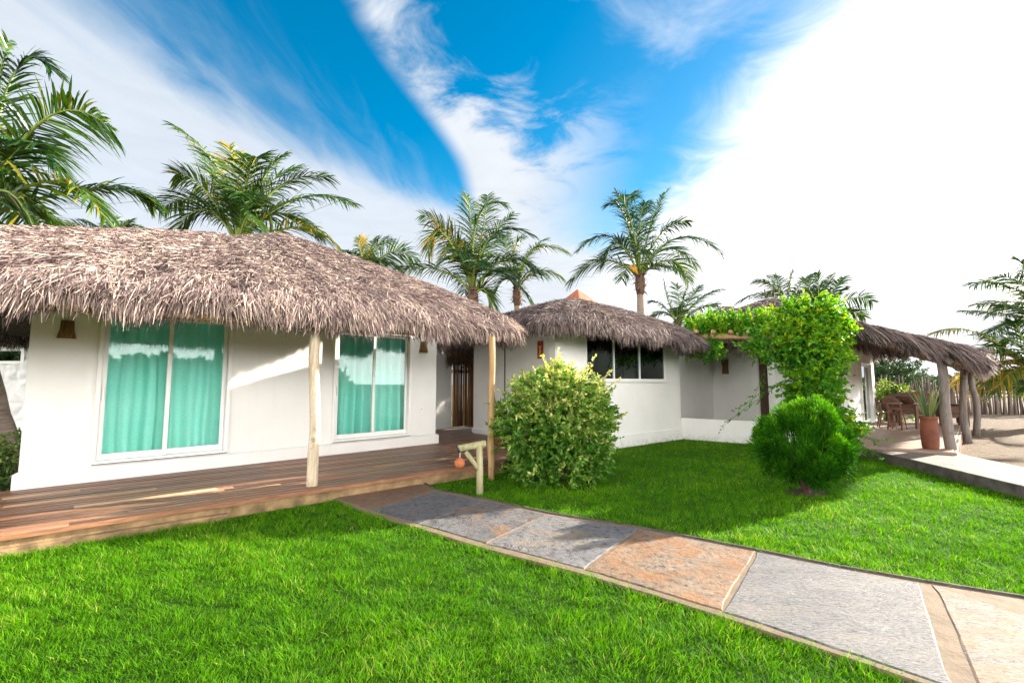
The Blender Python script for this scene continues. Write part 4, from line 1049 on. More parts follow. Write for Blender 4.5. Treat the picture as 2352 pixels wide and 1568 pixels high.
# ================================================================== VINE, BUSHES
def vine():
    root = thing('climbing_vine', 'bright green climbing vine smothering the pergola and its white column', 'vine', (7.5, 12.2, 0))
    acc, st = Acc(), Acc()
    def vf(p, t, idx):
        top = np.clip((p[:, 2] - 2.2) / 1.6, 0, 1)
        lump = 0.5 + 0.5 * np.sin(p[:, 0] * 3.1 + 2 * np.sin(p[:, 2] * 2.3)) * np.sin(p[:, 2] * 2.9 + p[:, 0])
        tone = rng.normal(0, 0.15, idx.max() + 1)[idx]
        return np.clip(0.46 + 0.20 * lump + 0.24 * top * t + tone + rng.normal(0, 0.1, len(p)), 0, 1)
    # main mass: a set of rounded masses (screen centre, radii in px, depth)
    blobs = [(1782, 790, 48, 42, 12.3, 90), (1862, 745, 72, 52, 12.3, 170), (1885, 815, 42, 85, 12.0, 170), (1850, 800, 45, 60, 12.0, 130), (1862, 880, 40, 75, 11.9, 140), (1905, 765, 28, 55, 12.2, 80), (1882, 925, 38, 55, 11.7, 90), (1925, 985, 34, 38, 11.5, 60)]
    for (u, v, ru, rv, Y, cnt) in blobs:
        Y -= 1.35; u -= 8; c = aty(u, v, Y); a = (ru - 8) / F * Y; b = rv / F * Y
        cnt = int(cnt * 1.7); dv = unit(rng.normal(0, 1, (cnt, 3))); dv[:, 1] -= 0.35; dv = unit(dv)
        rr = rng.uniform(0.5, 1.0, cnt)[:, None]
        p = c + dv * rr * np.array([a, 0.55 * a + 0.2, b])
        d = unit(dv * np.array([1, 1, 0.5]) + np.array([0.1, -0.1, 0.55]) + rng.normal(0, 0.35, (cnt, 3)))
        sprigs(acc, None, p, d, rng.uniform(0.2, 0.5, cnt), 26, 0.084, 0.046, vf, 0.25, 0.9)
    # top fringe along the beam, upright shoots
    K = 420; t = rng.random(K)
    p = ba + (bb + (bb - ba) * 0.55 - ba) * t[:, None] + np.stack([np.zeros(K), rng.uniform(-0.25, 0.5, K), rng.uniform(-0.02, 0.28, K)], 1)
    d = unit(np.stack([rng.normal(0.1, 0.3, K), rng.normal(-0.1, 0.3, K), rng.uniform(0.6, 1.1, K)], 1))
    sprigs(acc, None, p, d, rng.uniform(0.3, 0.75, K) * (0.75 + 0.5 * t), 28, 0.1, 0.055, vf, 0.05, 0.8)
    # hanging shoots under the beam
    K = 130; t = np.concatenate([rng.random(75) * 0.30, 0.72 + 0.35 * rng.random(K - 75)])
    p = ba + (bb - ba) * t[:, None] + np.stack([np.zeros(K), rng.uniform(-0.25, 0.3, K), rng.uniform(-0.1, 0.1, K)], 1)
    d = unit(np.stack([rng.normal(0.05, 0.3, K), rng.normal(-0.1, 0.2, K), -rng.uniform(0.6, 1.0, K)], 1))
    sprigs(acc, None, p, d, rng.uniform(0.3, 0.75, K), 20, 0.085, 0.048, lambda a, b, c: vf(a, b, c) * 0.85, 0.0, 0.9)
    # trailing whips at the right foot and across the wall
    for (u0, v0, u1, v1, Y) in ((1930, 960, 1985, 990, 11.3), (1940, 1000, 2020, 1010, 11.0), (1900, 985, 1968, 955, 11.3), (1950, 1010, 2000, 1035, 10.8), (1800, 860, 1730, 800, 12.2), (1790, 880, 1700, 935, 12.4), (1760, 905, 1665, 975, 12.4), (1765, 830, 1735, 905, 12.3)):
        Y -= 0.9; a = aty(u0, v0, Y); b = aty(u1, v1, Y - 0.1); n = 5
        pr = a + (b - a) * np.linspace(0.1, 1, n)[:, None]; dr = unit(np.tile(b - a, (n, 1)) + rng.normal(0, .25, (n, 3)))
        sprigs(acc, None, pr, dr, np.full(n, 0.25), 9, 0.07, 0.035, vf, 0.1, 0.9)
        acc.tube([a, (a + b) / 2 + [0, 0, 0.04], b], [0.006, 0.005, 0.003], 4, 0.05)
    acc.build('foliage', M['vine'], root)
    # woody trunks climbing the column
    for j in range(5):
        x0 = aty(1862 + 10 * j, 1010, 10.9); x0[2] = 0
        pts = [x0, x0 + [rng.normal(0, .08), 0, 0.7], x0 + [rng.normal(0, .15), 0.05, 1.5], x0 + [rng.normal(-0.1, .2), 0.1, 2.4], x0 + [rng.normal(-.2, .3), 0.2, 3.1]]
        st.tube(pts, [0.04, 0.035, 0.03, 0.02, 0.01], 6, 0.3)
    st.build('stem', M['stem'], root)
vine()

def big_bush():
    c = atz(1278, 1103, 0); root = thing('variegated_bush', 'large round bush with yellow-edged leaves in front of the middle hut', 'bush', c)
    acc, st = Acc(), Acc()
    ctr = c + np.array([0.02, 0.0, 1.0]); rad = np.array([1.08, 0.95, 0.98])
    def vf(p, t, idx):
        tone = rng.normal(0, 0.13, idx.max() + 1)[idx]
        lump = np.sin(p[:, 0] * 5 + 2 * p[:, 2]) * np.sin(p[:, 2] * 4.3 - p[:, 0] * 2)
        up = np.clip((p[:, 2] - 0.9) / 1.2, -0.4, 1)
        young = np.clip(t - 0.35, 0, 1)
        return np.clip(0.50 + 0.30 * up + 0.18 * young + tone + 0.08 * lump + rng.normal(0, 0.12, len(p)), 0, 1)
    N = 2300
    dv = unit(rng.normal(0, 1, (N, 3))); dv[:, 2] = np.where(dv[:, 2] < -0.95, -dv[:, 2], dv[:, 2])
    lob = 1 + 0.12 * np.sin(dv[:, 0] * 6 + 1) * np.sin(dv[:, 2] * 5 + 2) + 0.08 * np.sin(dv[:, 1] * 7)
    rr = (rng.random(N) ** 0.45 * 0.92 * lob)[:, None]
    p = ctr + dv * rr * rad; p[:, 2] = np.maximum(p[:, 2], 0.04 + 0.2 * rng.random(N))
    d = unit(dv * np.array([1, 1, 0.6]) + np.array([0, 0, 0.5]) + rng.normal(0, 0.35, (N, 3)))
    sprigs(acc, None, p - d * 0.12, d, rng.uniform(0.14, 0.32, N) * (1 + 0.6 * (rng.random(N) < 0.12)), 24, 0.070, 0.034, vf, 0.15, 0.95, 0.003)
    n2 = 260; a2 = rng.uniform(0, 6.28, n2); o2 = np.stack([np.cos(a2), np.sin(a2), np.zeros(n2)], 1)
    p2 = c + o2 * rng.uniform(0.3, 0.72, n2)[:, None] + np.stack([np.zeros(n2), np.zeros(n2), rng.uniform(0.02, 0.5, n2)], 1)
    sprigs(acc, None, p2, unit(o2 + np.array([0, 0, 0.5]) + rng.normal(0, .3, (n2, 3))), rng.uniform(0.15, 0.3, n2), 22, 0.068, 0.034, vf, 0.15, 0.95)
    # upright young shoots
    tips = [(1285, 800), (1222, 832), (1175, 885), (1355, 832), (1370, 815), (1405, 850), (1245, 815), (1315, 830), (1165, 900), (1425, 870), (1268, 838), (1340, 845), (1197, 850)]
    pr, dr, ls = [], [], []
    for u, v in tips:
        tp = aty(u, v, c[1] + rng.uniform(-0.4, 0.4)); b = ctr + (tp - ctr) * 0.55; pr.append(b); dr.append(unit(tp - b)); ls.append(np.linalg.norm(tp - b))
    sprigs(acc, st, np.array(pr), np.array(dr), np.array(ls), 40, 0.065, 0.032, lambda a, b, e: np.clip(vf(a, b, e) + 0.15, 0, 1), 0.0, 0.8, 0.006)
    acc.build('foliage', M['bush'], root)
    for j in range(16):
        a = rng.uniform(0, 6.28); o = np.array([math.cos(a), math.sin(a), 0]); e = ctr + o * rad * 0.6 + [0, 0, rng.uniform(-0.3, 0.4)]
        st.tube([c + o * 0.12, c + o * 0.2 + [0, 0, 0.4], e], [0.022, 0.016, 0.006], 5, 0.4)
    st.build('stem', M['stem'], root)
big_bush()

def conifer():
    c = atz(1853, 1132, 0); root = thing('round_conifer', 'dense rounded green conifer standing alone on the right lawn', 'conifer', c)
    acc, st = Acc(), Acc()
    K = 185
    ctr = c + np.array([0.0, 0.0, 0.71]); rad = np.array([0.635, 0.63, 0.60])
    dv = unit(rng.normal(0, 1, (K, 3))); dv = dv[dv[:, 2] > -0.93]; K = len(dv)
    lob = 0.90 + 0.07 * np.sin(dv[:, 0] * 6 + 1) + 0.09 * rng.normal(0, 1, K)
    shape = 1 - 0.14 * np.clip(-dv[:, 2] - 0.25, 0, 1)                  # narrower towards the foot
    cc = ctr + dv * rad * (lob * shape)[:, None]
    # two pointed crests at the top, as in the photograph
    tops = np.array([aty(1838, 925, c[1]), aty(1876, 920, c[1] - 0.05), aty(1800, 945, c[1]), aty(1905, 950, c[1])]); tops[:, 2] -= 0.08
    cc = np.concatenate([cc, tops]); dv = np.concatenate([dv, np.tile([0, 0, 1.0], (4, 1))]); K = len(cc)
    tone = rng.normal(0, 0.12, K)
    for k in range(K):
        n = 300; r = rng.uniform(0.065, 0.125)
        q = unit(rng.normal(0, 1, (n, 3))) * (rng.random(n) ** 0.35)[:, None]
        p = cc[k] + q * r * np.array([0.8, 0.8, 1.35]); p[:, 2] = np.maximum(p[:, 2], 0.10)
        d = unit(np.array([0, 0, 0.55]) + 0.45 * dv[k] + 0.8 * q + rng.normal(0, 0.25, (n, 3)))
        s = unit(np.cross(d, dv[k] + rng.normal(0, 0.6, (n, 3))))
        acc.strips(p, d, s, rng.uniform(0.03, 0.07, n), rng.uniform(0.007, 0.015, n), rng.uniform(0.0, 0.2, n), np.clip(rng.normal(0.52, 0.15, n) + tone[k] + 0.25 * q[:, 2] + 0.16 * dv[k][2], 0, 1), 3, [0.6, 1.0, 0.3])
    # slack upright sprays hanging between the lobes on the shaded face
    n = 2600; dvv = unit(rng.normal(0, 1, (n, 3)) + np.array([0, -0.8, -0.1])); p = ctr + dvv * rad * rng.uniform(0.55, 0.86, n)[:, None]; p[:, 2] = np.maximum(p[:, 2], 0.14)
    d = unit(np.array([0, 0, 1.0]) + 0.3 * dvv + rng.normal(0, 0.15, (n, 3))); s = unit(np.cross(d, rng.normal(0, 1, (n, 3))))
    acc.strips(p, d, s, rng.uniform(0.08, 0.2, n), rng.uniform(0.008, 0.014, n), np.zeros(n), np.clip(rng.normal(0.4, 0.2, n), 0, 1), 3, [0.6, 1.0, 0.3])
    acc.build('foliage', M['conifer'], root)
    for j in range(26):
        a = rng.uniform(0, 6.28); o = np.array([math.cos(a), math.sin(a), 0]); e = c + o * rng.uniform(0.15, 0.6) + [0, 0, rng.uniform(0.55, 1.0)]
        st.tube([c + o * 0.04 - [0, 0, .03], c + o * 0.08 + [0, 0, 0.25], e], [0.016, 0.011, 0.004], 5, 0.3)
    st.tube([c - [0, 0, .05], c + [0, 0, 0.35], c + [0.02, 0, 0.9]], [0.045, 0.035, 0.02], 8, 0.3)
    st.build('trunk', M['stem'], root)
    n = 28; a = np.linspace(0, 2 * np.pi, n, endpoint=False); rr = 0.30 + 0.04 * np.sin(3 * a) + rng.normal(0, 0.015, n)
    o = sheet('bare_soil', [(c[0] + r * math.cos(x), c[1] + 0.7 * r * math.sin(x)) for r, x in zip(rr, a)], 0.012, M['bark_soil'])
    return c
CON = conifer()

def hedge():
    root = thing('clipped_hedge', 'low leafy green hedge at the left end of the bungalow', 'hedge', (-8.2, 7.0, 0))
    acc = Acc(); N = 900
    p = np.stack([rng.uniform(-10.5, -7.02, N), rng.uniform(6.62, 7.6, N), rng.uniform(0.05, 0.86, N)], 1)
    p[:, 2] *= 0.9 + 0.14 * np.sin(p[:, 0] * 4)
    p[:, 0] = np.where(p[:, 0] > -7.3 - 0.12, p[:, 0], p[:, 0])
    d = unit(rng.normal(0, 0.6, (N, 3)) + np.array([0.05, -0.4, 0.6]))
    sprigs(acc, None, p, d, rng.uniform(0.12, 0.26, N), 22, 0.055, 0.028, lambda a, b, i: np.clip(0.45 + 0.2 * (a[:, 2] - 0.5) + rng.normal(0, 0.22, len(a)), 0, 1), 0.1, 0.9)
    acc.build('foliage', M['hedge'], root)
    st = Acc()
    for j in range(14):
        b = np.array([-10.2 + 0.23 * j, 7.1 + rng.normal(0, .15), 0]); st.tube([b, b + [rng.normal(0, .05), 0, .4], b + [rng.normal(0, .1), 0, .8]], [0.02, 0.015, 0.006], 5, .4)
    st.build('stem', M['stem'], root)
hedge()

# ================================================================== PALMS
palm('large coconut palm at the left edge, its ringed trunk beside the stone hut', (-45, 485), 8.6,
     [((112, 268), (256, 298), -0.3, 0.12), ((130, 415), (240, 505), -0.5, 0.10), ((30, 175), (116, 158), 0.6, -0.1), ((235, 432), (352, 474), 1.5, 0.05),
      ((60, 330), (150, 420), 0.4, 0.0), ((20, 440), (95, 560), -0.6, 0.08), ((-20, 260), (20, 95), 0.2, 0.0), ((70, 470), (160, 560), 0.5, 0.15), ((20, 360), (90, 330), -1.0, 0.0), ((0, 520), (40, 590), -0.3, .1)],
     extra=4, lean=(1.0, 0.1), leaf=0.72, trunk_r=0.17, flen=3.0, npair=52)
palm('tall palm with many upright fronds behind the middle of the bungalow roof', (548, 562), 14.5,
     [((505, 395), (398, 288), 0.3, 0.22), ((470, 435), (405, 400), -0.3, 0.1), ((545, 430), (525, 335), 0.3, 0.3), ((592, 430), (655, 355), -0.4, 0), ((635, 432), (757, 405), 0.3, 0),
      ((675, 458), (810, 468), -0.5, 0), ((462, 462), (366, 482), 0.6, -0.05), ((470, 480), (395, 545), -0.6, -0.05), ((640, 490), (735, 540), 0.9, 0.02), ((690, 522), (778, 575), -0.3, 0.28), ((600, 440), (690, 380), 1.1, 0.0), ((515, 440), (455, 350), 1.2, 0.1), ((570, 400), (600, 365), -1.4, 0.05)],
     extra=5, leaf=0.95, flen=3.4, npair=50)
palm('small palm whose fronds just clear the left part of the bungalow roof', (255, 560), 19.0,
     [((230, 525), (190, 508), 0.3), ((262, 520), (262, 500), 0), ((285, 522), (325, 520), 0.2), ((275, 530), (300, 505), -.4), ((210, 535), (160, 512), .3, .2)], extra=4, leaf=0.6, flen=1.2, npair=30)
palm('small palm behind the right slope of the bungalow roof', (842, 622), 22.0,
     [((830, 580), (823, 548), 0, 0.3), ((860, 570), (900, 552), 0.3, 0), ((900, 578), (958, 600), -0.3, 0), ((820, 590), (795, 575), 0.4, 0), ((850, 575), (862, 548), .8, 0), ((880, 600), (925, 625), 0.2, 0)], extra=5, leaf=0.85, flen=2.0, npair=36)
palm('tall palm with arching fronds and a brown skirt, left of the shorter shaggy-skirted palm', (1086, 668), 18.5,
     [((1040, 548), (968, 492), 0.3, 0.0), ((1018, 535), (984, 582), -0.3, 0.3), ((1082, 525), (1072, 448), 0.3, 0.15), ((1098, 502), (1160, 470), -0.3, 0), ((1131, 541), (1226, 540), 0.4, 0),
      ((1157, 595), (1238, 622), -0.4, -0.05), ((1146, 622), (1222, 694), 0.3, 0.0), ((1116, 668), (1124, 722), -0.2, 0.15), ((1003, 618), (890, 622), 0.4, 0.0), ((1110, 520), (1120, 450), 1.4, 0), ((1060, 560), (1010, 600), 1.2, -0.05), ((1120, 560), (1180, 490), 1.0, -.05)],
     extra=4, leaf=0.95, flen=3.2, npair=46)
palm('palm with a shaggy brown skirt, half behind the taller palm left of the clay cap', (1188, 662), 23.5,
     [((1180, 585), (1202, 542), 0, 0.1), ((1222, 575), (1304, 580), 0.4, 0.1), ((1238, 622), (1292, 640), -0.3, 0.15), ((1155, 600), (1120, 590), 0.5, 0), ((1165, 580), (1160, 540), 1.0, 0), ((1215, 585), (1250, 550), .9, 0), ((1160, 640), (1135, 680), 0, .1)],
     extra=3, leaf=0.9, flen=2.6, npair=36)
palm('palm with an orange flower spathe standing right behind the middle hut', (1470, 632), 21.0,
     [((1382, 598), (1306, 652), 0.3, 0.0), ((1408, 545), (1330, 572), -0.4, -0.12), ((1438, 500), (1398, 470), 0.4, -0.12), ((1450, 508), (1416, 442), -0.3, -0.1), ((1470, 520), (1482, 466), 0.3, -0.05),
      ((1494, 520), (1528, 441), 0.2, -0.05), ((1520, 535), (1580, 510), -0.3, -0.05), ((1560, 545), (1656, 582), 0.5, -0.1), ((1542, 598), (1582, 648), -0.3, 0.2), ((1420, 560), (1385, 610), -1.0, -0.1), ((1530, 570), (1600, 610), 1.2, 0.0), ((1440, 480), (1455, 450), 1.0, -.1)],
     extra=3, leaf=0.95, flen=3.2, npair=46, spathe=True)
palm('low pale palm to the right of the one with the orange spathe', (1556, 742), 25.0,
     [((1520, 700), (1496, 692), 0.3, 0), ((1535, 690), (1524, 645), 0.2, 0.05), ((1568, 695), (1578, 660), 0, 0), ((1582, 692), (1608, 656), 0.4, 0), ((1605, 688), (1658, 664), -0.3, 0), ((1605, 710), (1648, 700), 0.2, 0), ((1525, 718), (1497, 728), -0.2, 0), ((1560, 690), (1550, 650), .8, .1), ((1600, 730), (1630, 745), .2, 0)],
     extra=4, leaf=0.75, flen=2.0, npair=34, tint=-0.02)
palm('palm behind the left end of the veranda house roof ridge', (1806, 700), 24.0,
     [((1775, 655), (1735, 645), 0.3, 0), ((1815, 655), (1822, 623), 0, 0.05), ((1838, 652), (1868, 628), 0.2, -0.05), ((1750, 675), (1697, 692), -0.3, 0.0), ((1790, 655), (1775, 632), 1.0, 0), ((1845, 675), (1880, 680), 0, 0)], extra=2, leaf=0.75, flen=2.2, npair=34)
palm('palm with spiky fronds behind the top of the vine', (1884, 718), 22.0,
     [((1880, 665), (1878, 628), 0, -0.05), ((1912, 670), (1937, 636), 0.3, -0.08), ((1915, 685), (1940, 662), -0.2, -0.08), ((1955, 685), (2004, 692), 0.3, 0), ((1862, 670), (1850, 640), 0.5, 0), ((1945, 715), (1985, 728), -0.2, 0.1), ((1895, 665), (1908, 632), .7, 0)], extra=2, leaf=0.75, flen=2.2, npair=34)
palm('large palm at the right edge, its feathery fronds reaching over the sand', (2440, 745), 20.0,
     [((2335, 665), (2230, 655), 0.2, 0), ((2360, 660), (2288, 634), -0.4, 0), ((2315, 722), (2220, 714), 0.4, 0.05), ((2345, 700), (2245, 700), 1.0, 0.1), ((2370, 640), (2345, 600), 0.5, 0), ((2350, 735), (2270, 770), -0.6, 0.1), ((2400, 650), (2400, 560), 0, 0), ((2360, 715), (2300, 700), -1.2, -.05)],
     extra=4, leaf=1.1, flen=4.4, npair=46, trunk_r=0.2)
palm('low palm with yellowing fronds in front of the stick fence', (2395, 885), 17.5,
     [((2265, 772), (2146, 766), 0.2, 0.25), ((2290, 810), (2190, 890), 0.6, 0.52), ((2310, 800), (2220, 830), -0.3, 0.1), ((2320, 830), (2250, 905), 0.4, 0.5), ((2340, 790), (2290, 790), 0.3, 0.05), ((2335, 850), (2290, 900), -0.2, 0.45), ((2350, 780), (2330, 740), 0, 0), ((2300, 850), (2215, 915), 1.0, 0.55)],
     extra=5, leaf=0.9, flen=2.6, npair=44, husk=False, trunk_r=0.2)

# ================================================================== SMALL THINGS ON THE LAWN SIDE
# hanging lantern on a log arm
b = atz(1102, 1137, 0); lp_ = thing('lantern_post', 'short log post with a braced arm beside the flagstone path', 'lamp post', b)
tp = aty(1101, 1018, b[1]); aL = aty(1052, 1030, b[1] - 0.05); aR = aty(1116, 1018, b[1] + 0.02)
m = MB(); m.tube([b - [0, 0, .05], (b + tp) / 2 + [0.004, 0, 0], tp - [0, 0, .02]], [0.052, 0.05, 0.047], 14); m.build('post', M['green_post'], lp_, smooth=True, bevel=0)
m = MB(); m.tube([aL, aR], 0.052, 14); arm = m.build('arm', M['green_post'], lp_, smooth=True)
m = MB(); m.tube([aty(1070, 1037, b[1] - .03), aty(1100, 1078, b[1] - 0.01)], 0.036, 10); m.build('brace', M['green_post'], lp_, smooth=True)
m = MB(); m.tube([aL + [-.012, 0, -.01], aL + [0.02, 0.002, 0]], 0.054, 14); m.build('end_cap', M['iron'], lp_, smooth=True)
bc = aty(1056, 1063, b[1] - 0.05)
ln_ = thing('hanging_lantern', 'small round orange lantern hanging from the log arm by the path', 'lantern', bc - [0, 0, .08])
m = MB(); m.lathe(bc, [(0.002, -0.078)] + [(0.078 * math.sin(t), -0.078 * math.cos(t)) for t in np.linspace(0.15, math.pi - 0.25, 12)] + [(0.018, 0.082), (0.002, 0.084)], 20); m.build('shade', M['orange_shade'], ln_, smooth=True)
m = MB(); m.tube([bc + [0, 0, .08], bc + [0.004, 0, .13], [bc[0] + .002, bc[1], aL[2] - 0.045]], 0.006, 6); m.build('cord', M['rope'], ln_)

def tall_pot(c, h, r, label, group='tall terracotta pots'):
    t = thing('terracotta_pot', label, 'pot', c, group)
    m = MB(); pr = [(0.01, 0), (r * .86, 0), (r * .9, 0.02)] + [(r * (0.92 + 0.10 * math.sin(math.pi * min(1, x * 1.05))), h * x) for x in np.linspace(0.08, 0.88, 9)] + [(r * 0.97, h * 0.90), (r * 1.02, h * .92), (r * 1.02, h * .985), (r * 0.99, h), (r * 0.86, h), (r * .84, h * .9), (0.01, h * .9)]
    m.lathe(c, pr, 28); m.build('body', M['terracotta'], t, smooth=True)
    m = MB(); m.lathe(c, [(r * .84, h * .905), (0.01, h * .93)], 16); m.build('soil', M['bark_soil'], t)
    return t
def snake_plant(c, h, n, label, spread=0.28):
    t = thing('snake_plant', label, 'plant', c, 'potted plants'); acc = Acc()
    az = rng.uniform(0, 6.28, n); tilt = rng.uniform(0.02, spread * 1.5, n)
    o = np.stack([np.cos(az), np.sin(az), np.zeros(n)], 1); root = c + o * 0.06
    D = unit(o * tilt[:, None] + np.array([0, 0, 1.0])); W = unit(np.cross(D, rng.normal(0, 1, (n, 3))))
    acc.strips(root, D, W, h * rng.uniform(0.65, 1.05, n), rng.uniform(0.035, 0.055, n), np.zeros(n), np.clip(rng.normal(0.5, 0.3, n), 0, 1), 6, [0.7, 0.95, 1.0, 0.85, 0.5, 0.05], o * (tilt * 0.35)[:, None])
    acc.build('leaf_rosette', M['snake'], t); return t
c = atz(2138, 1030, TZ); tall_pot(c, 0.69, 0.155, 'tall terracotta pot by the nearest veranda post, holding spiky leaves'); snake_plant(c + [0, 0, .64], 0.75, 26, 'spiky snake plant with yellow-edged leaves growing in the veranda pot', 0.26)
c = np.array([-0.33, 11.3, DZ]); c[0] = aty(1146, 950, 11.3)[0]; tall_pot(c, 0.78, 0.19, 'tall terracotta pot half hidden between the tan log and the variegated bush'); 
snake_plant(c + [0, 0, .72], 0.42, 16, 'dark pointed succulent in the pot behind the variegated bush', 0.25)

# ---- veranda furniture
FT = Frame(aty(2086, 960, 15.3)[:2], R(35))
def legs(parent, fr, xs, ys, z0, z1, w, mat, splay=0.0, round_=False):
    for x in xs:
        for y in ys:
            m = MB(); sx = np.sign(x) * splay; sy = np.sign(y) * splay
            if round_: m.tube([fr.P(x + sx, y + sy, z0), fr.P(x, y, z1)], [w * .42, w * .5], 8)
            else: m.bar(fr.P(x + sx, y + sy, z0), fr.P(x, y, z1), w, w)
            m.build('leg', mat, parent, bevel=0 if round_ else 0.004)
tb = thing('dining_table', 'dark wooden table on the veranda with a bowl on it', 'table', FT.P(0, 0, TZ))
m = MB(); m.fbox(FT, -0.55, 0.55, -0.42, 0.42, TZ + 0.72, TZ + 0.755); m.build('table_top', M['dark_wood'], tb, bevel=0.006)
m = MB(); m.fbox(FT, -0.48, 0.48, -0.35, -0.32, TZ + 0.62, TZ + 0.718); m.fbox(FT, -0.48, 0.48, 0.32, 0.35, TZ + 0.62, TZ + 0.718); m.fbox(FT, -0.48, -0.45, -0.319, 0.319, TZ + 0.62, TZ + 0.718); m.fbox(FT, 0.45, 0.48, -0.319, 0.319, TZ + 0.62, TZ + 0.718); m.build('apron', M['dark_wood'], tb)
legs(tb, FT, (-0.47, 0.47), (-0.34, 0.34), TZ, TZ + 0.719, 0.075, M['dark_wood'])
bw = FT.P(-0.1, 0.05, TZ + 0.757)
m = MB(); m.lathe(bw, [(0.01, 0.0), (0.13, 0.0), (0.15, 0.02), (0.25, 0.11), (0.31, 0.22), (0.30, 0.225), (0.235, 0.12), (0.13, 0.03), (0.01, 0.028)], 28)
o = m.build('bowl', M['wicker_dark'], None, base=bw, smooth=True); tag(o, 'large dark woven bowl on the veranda table', 'bowl')
def chair(fr, label):
    t = thing('dining_chair', label, 'chair', fr.P(0, 0, TZ), 'dining chairs on the veranda')
    m = MB(); m.lathe(fr.P(0, 0, TZ + 0.44), [(0.01, 0), (0.19, 0), (0.215, 0.012), (0.215, 0.03), (0.2, 0.04), (0.01, 0.036)], 24); m.build('seat', M['dark_wood'], t, smooth=True)
    legs(t, fr, (-0.13, 0.13), (0.13,), TZ, TZ + 0.44, 0.042, M['dark_wood'], 0.05, True)
    for x in (-0.15, 0.15):
        m = MB(); m.tube([fr.P(x * 1.15, -0.25, TZ), fr.P(x, -0.17, TZ + 0.45), fr.P(x * 1.05, -0.2, TZ + 0.7), fr.P(x * 1.02, -0.25, TZ + 0.92)], [0.018, 0.021, 0.019, 0.017], 8); m.build('leg', M['dark_wood'], t, smooth=True)
    for z0, z1, nm in ((0.60, 0.66, 'back_slat'), (0.80, 0.93, 'backrest')):
        m = MB()
        pts = [fr.P(-0.16 + 0.08 * k, -0.21 - 0.045 * math.sin(math.pi * k / 4) - 0.04 * (z0 - .6) / .3, 0) for k in range(5)]
        for a, b_ in zip(pts[:-1], pts[1:]):
            m.box8([a + [0, 0, TZ + z0], b_ + [0, 0, TZ + z0], b_ + fr.n * -0.016 + [0, 0, TZ + z0], a + fr.n * -0.016 + [0, 0, TZ + z0], a + [0, 0, TZ + z1], b_ + [0, 0, TZ + z1], b_ + fr.n * -0.016 + [0, 0, TZ + z1], a + fr.n * -0.016 + [0, 0, TZ + z1]])
        m.build(nm, M['dark_wood'], t)
    m = MB(); ring = [fr.P(0.15 * math.cos(a), 0.15 * math.sin(a) - 0.02, TZ + 0.22) for a in np.linspace(0, 2 * math.pi, 17)]; m.tube(ring, 0.011, 6); m.build('stretcher', M['dark_wood'], t, smooth=True)
    return t
cf = Frame(aty(2062, 985, 14.6)[:2], R(125)); chair(cf, 'bentwood chair on the near side of the veranda table, back turned to the lawn')
cf = Frame(aty(2040, 978, 15.2)[:2], R(60)); chair(cf, 'bentwood chair at the left end of the veranda table')
# bench behind the table
BF = Frame(aty(2118, 950, 17.2)[:2], R(-6)); bn = thing('garden_bench', 'dark cane bench with an arched back behind the veranda table', 'bench', BF.P(0, 0, TZ))
m = MB(); m.fbox(BF, -1.1, 1.1, -0.3, 0.3, TZ + 0.30, TZ + 0.44); m.build('seat', M['wicker_dark'], bn, bevel=0.03)
m = MB(); pts = [(-1.1 + 2.2 * k / 16) for k in range(17)]
poly = [(x, 0.80 + 0.28 * math.sin(math.pi * (x + 1.1) / 2.2) ** 0.6) for x in pts]
vs = [BF.P(x, -0.3, TZ + 0.4) for x in pts] + [BF.P(x, -0.36, TZ + z) for x, z in poly] + [BF.P(x, -0.38, TZ + 0.4) for x in pts] + [BF.P(x, -0.43, TZ + z) for x, z in poly]
fs = []
for k in range(16):
    fs += [(k, k + 1, 17 + k + 1, 17 + k), (34 + k + 1, 34 + k, 51 + k, 51 + k + 1), (17 + k, 17 + k + 1, 51 + k + 1, 51 + k)]
fs += [(0, 17, 51, 34), (16, 50, 67, 33)]
m.raw(vs, fs); m.build('backrest', M['wicker_dark'], bn)
for x in (-1.06, 1.06):
    m = MB(); m.fbox(BF, x - 0.06, x + 0.06, -0.28, 0.3, TZ + 0.44, TZ + 0.66); m.build('armrest', M['wicker_dark'], bn, bevel=0.03)
legs(bn, BF, (-1.0, 1.0), (-0.25, 0.25), TZ, TZ + 0.30, 0.09, M['wicker_dark'])
# dark cane chair between the posts
AF = Frame(aty(2190, 960, 15.8)[:2], R(70)); ac = thing('cane_armchair', 'dark cane armchair seen between the first two veranda posts', 'armchair', AF.P(0, 0, TZ))
m = MB(); m.fbox(AF, -0.3, 0.3, -0.28, 0.3, TZ + 0.28, TZ + 0.42); m.build('seat', M['wicker_dark'], ac, bevel=0.03)
m = MB(); m.fbox(AF, -0.3, 0.3, -0.36, -0.285, TZ + 0.28, TZ + 0.95); m.build('backrest', M['wicker_dark'], ac, bevel=0.03)
for x in (-0.33, 0.33):
    m = MB(); m.fbox(AF, x - 0.03, x + 0.03, -0.28, 0.3, TZ + 0.42, TZ + 0.64); m.build('armrest', M['wicker_dark'], ac, bevel=0.02)
legs(ac, AF, (-0.26, 0.26), (-0.24, 0.26), TZ, TZ + 0.28, 0.06, M['wicker_dark'])
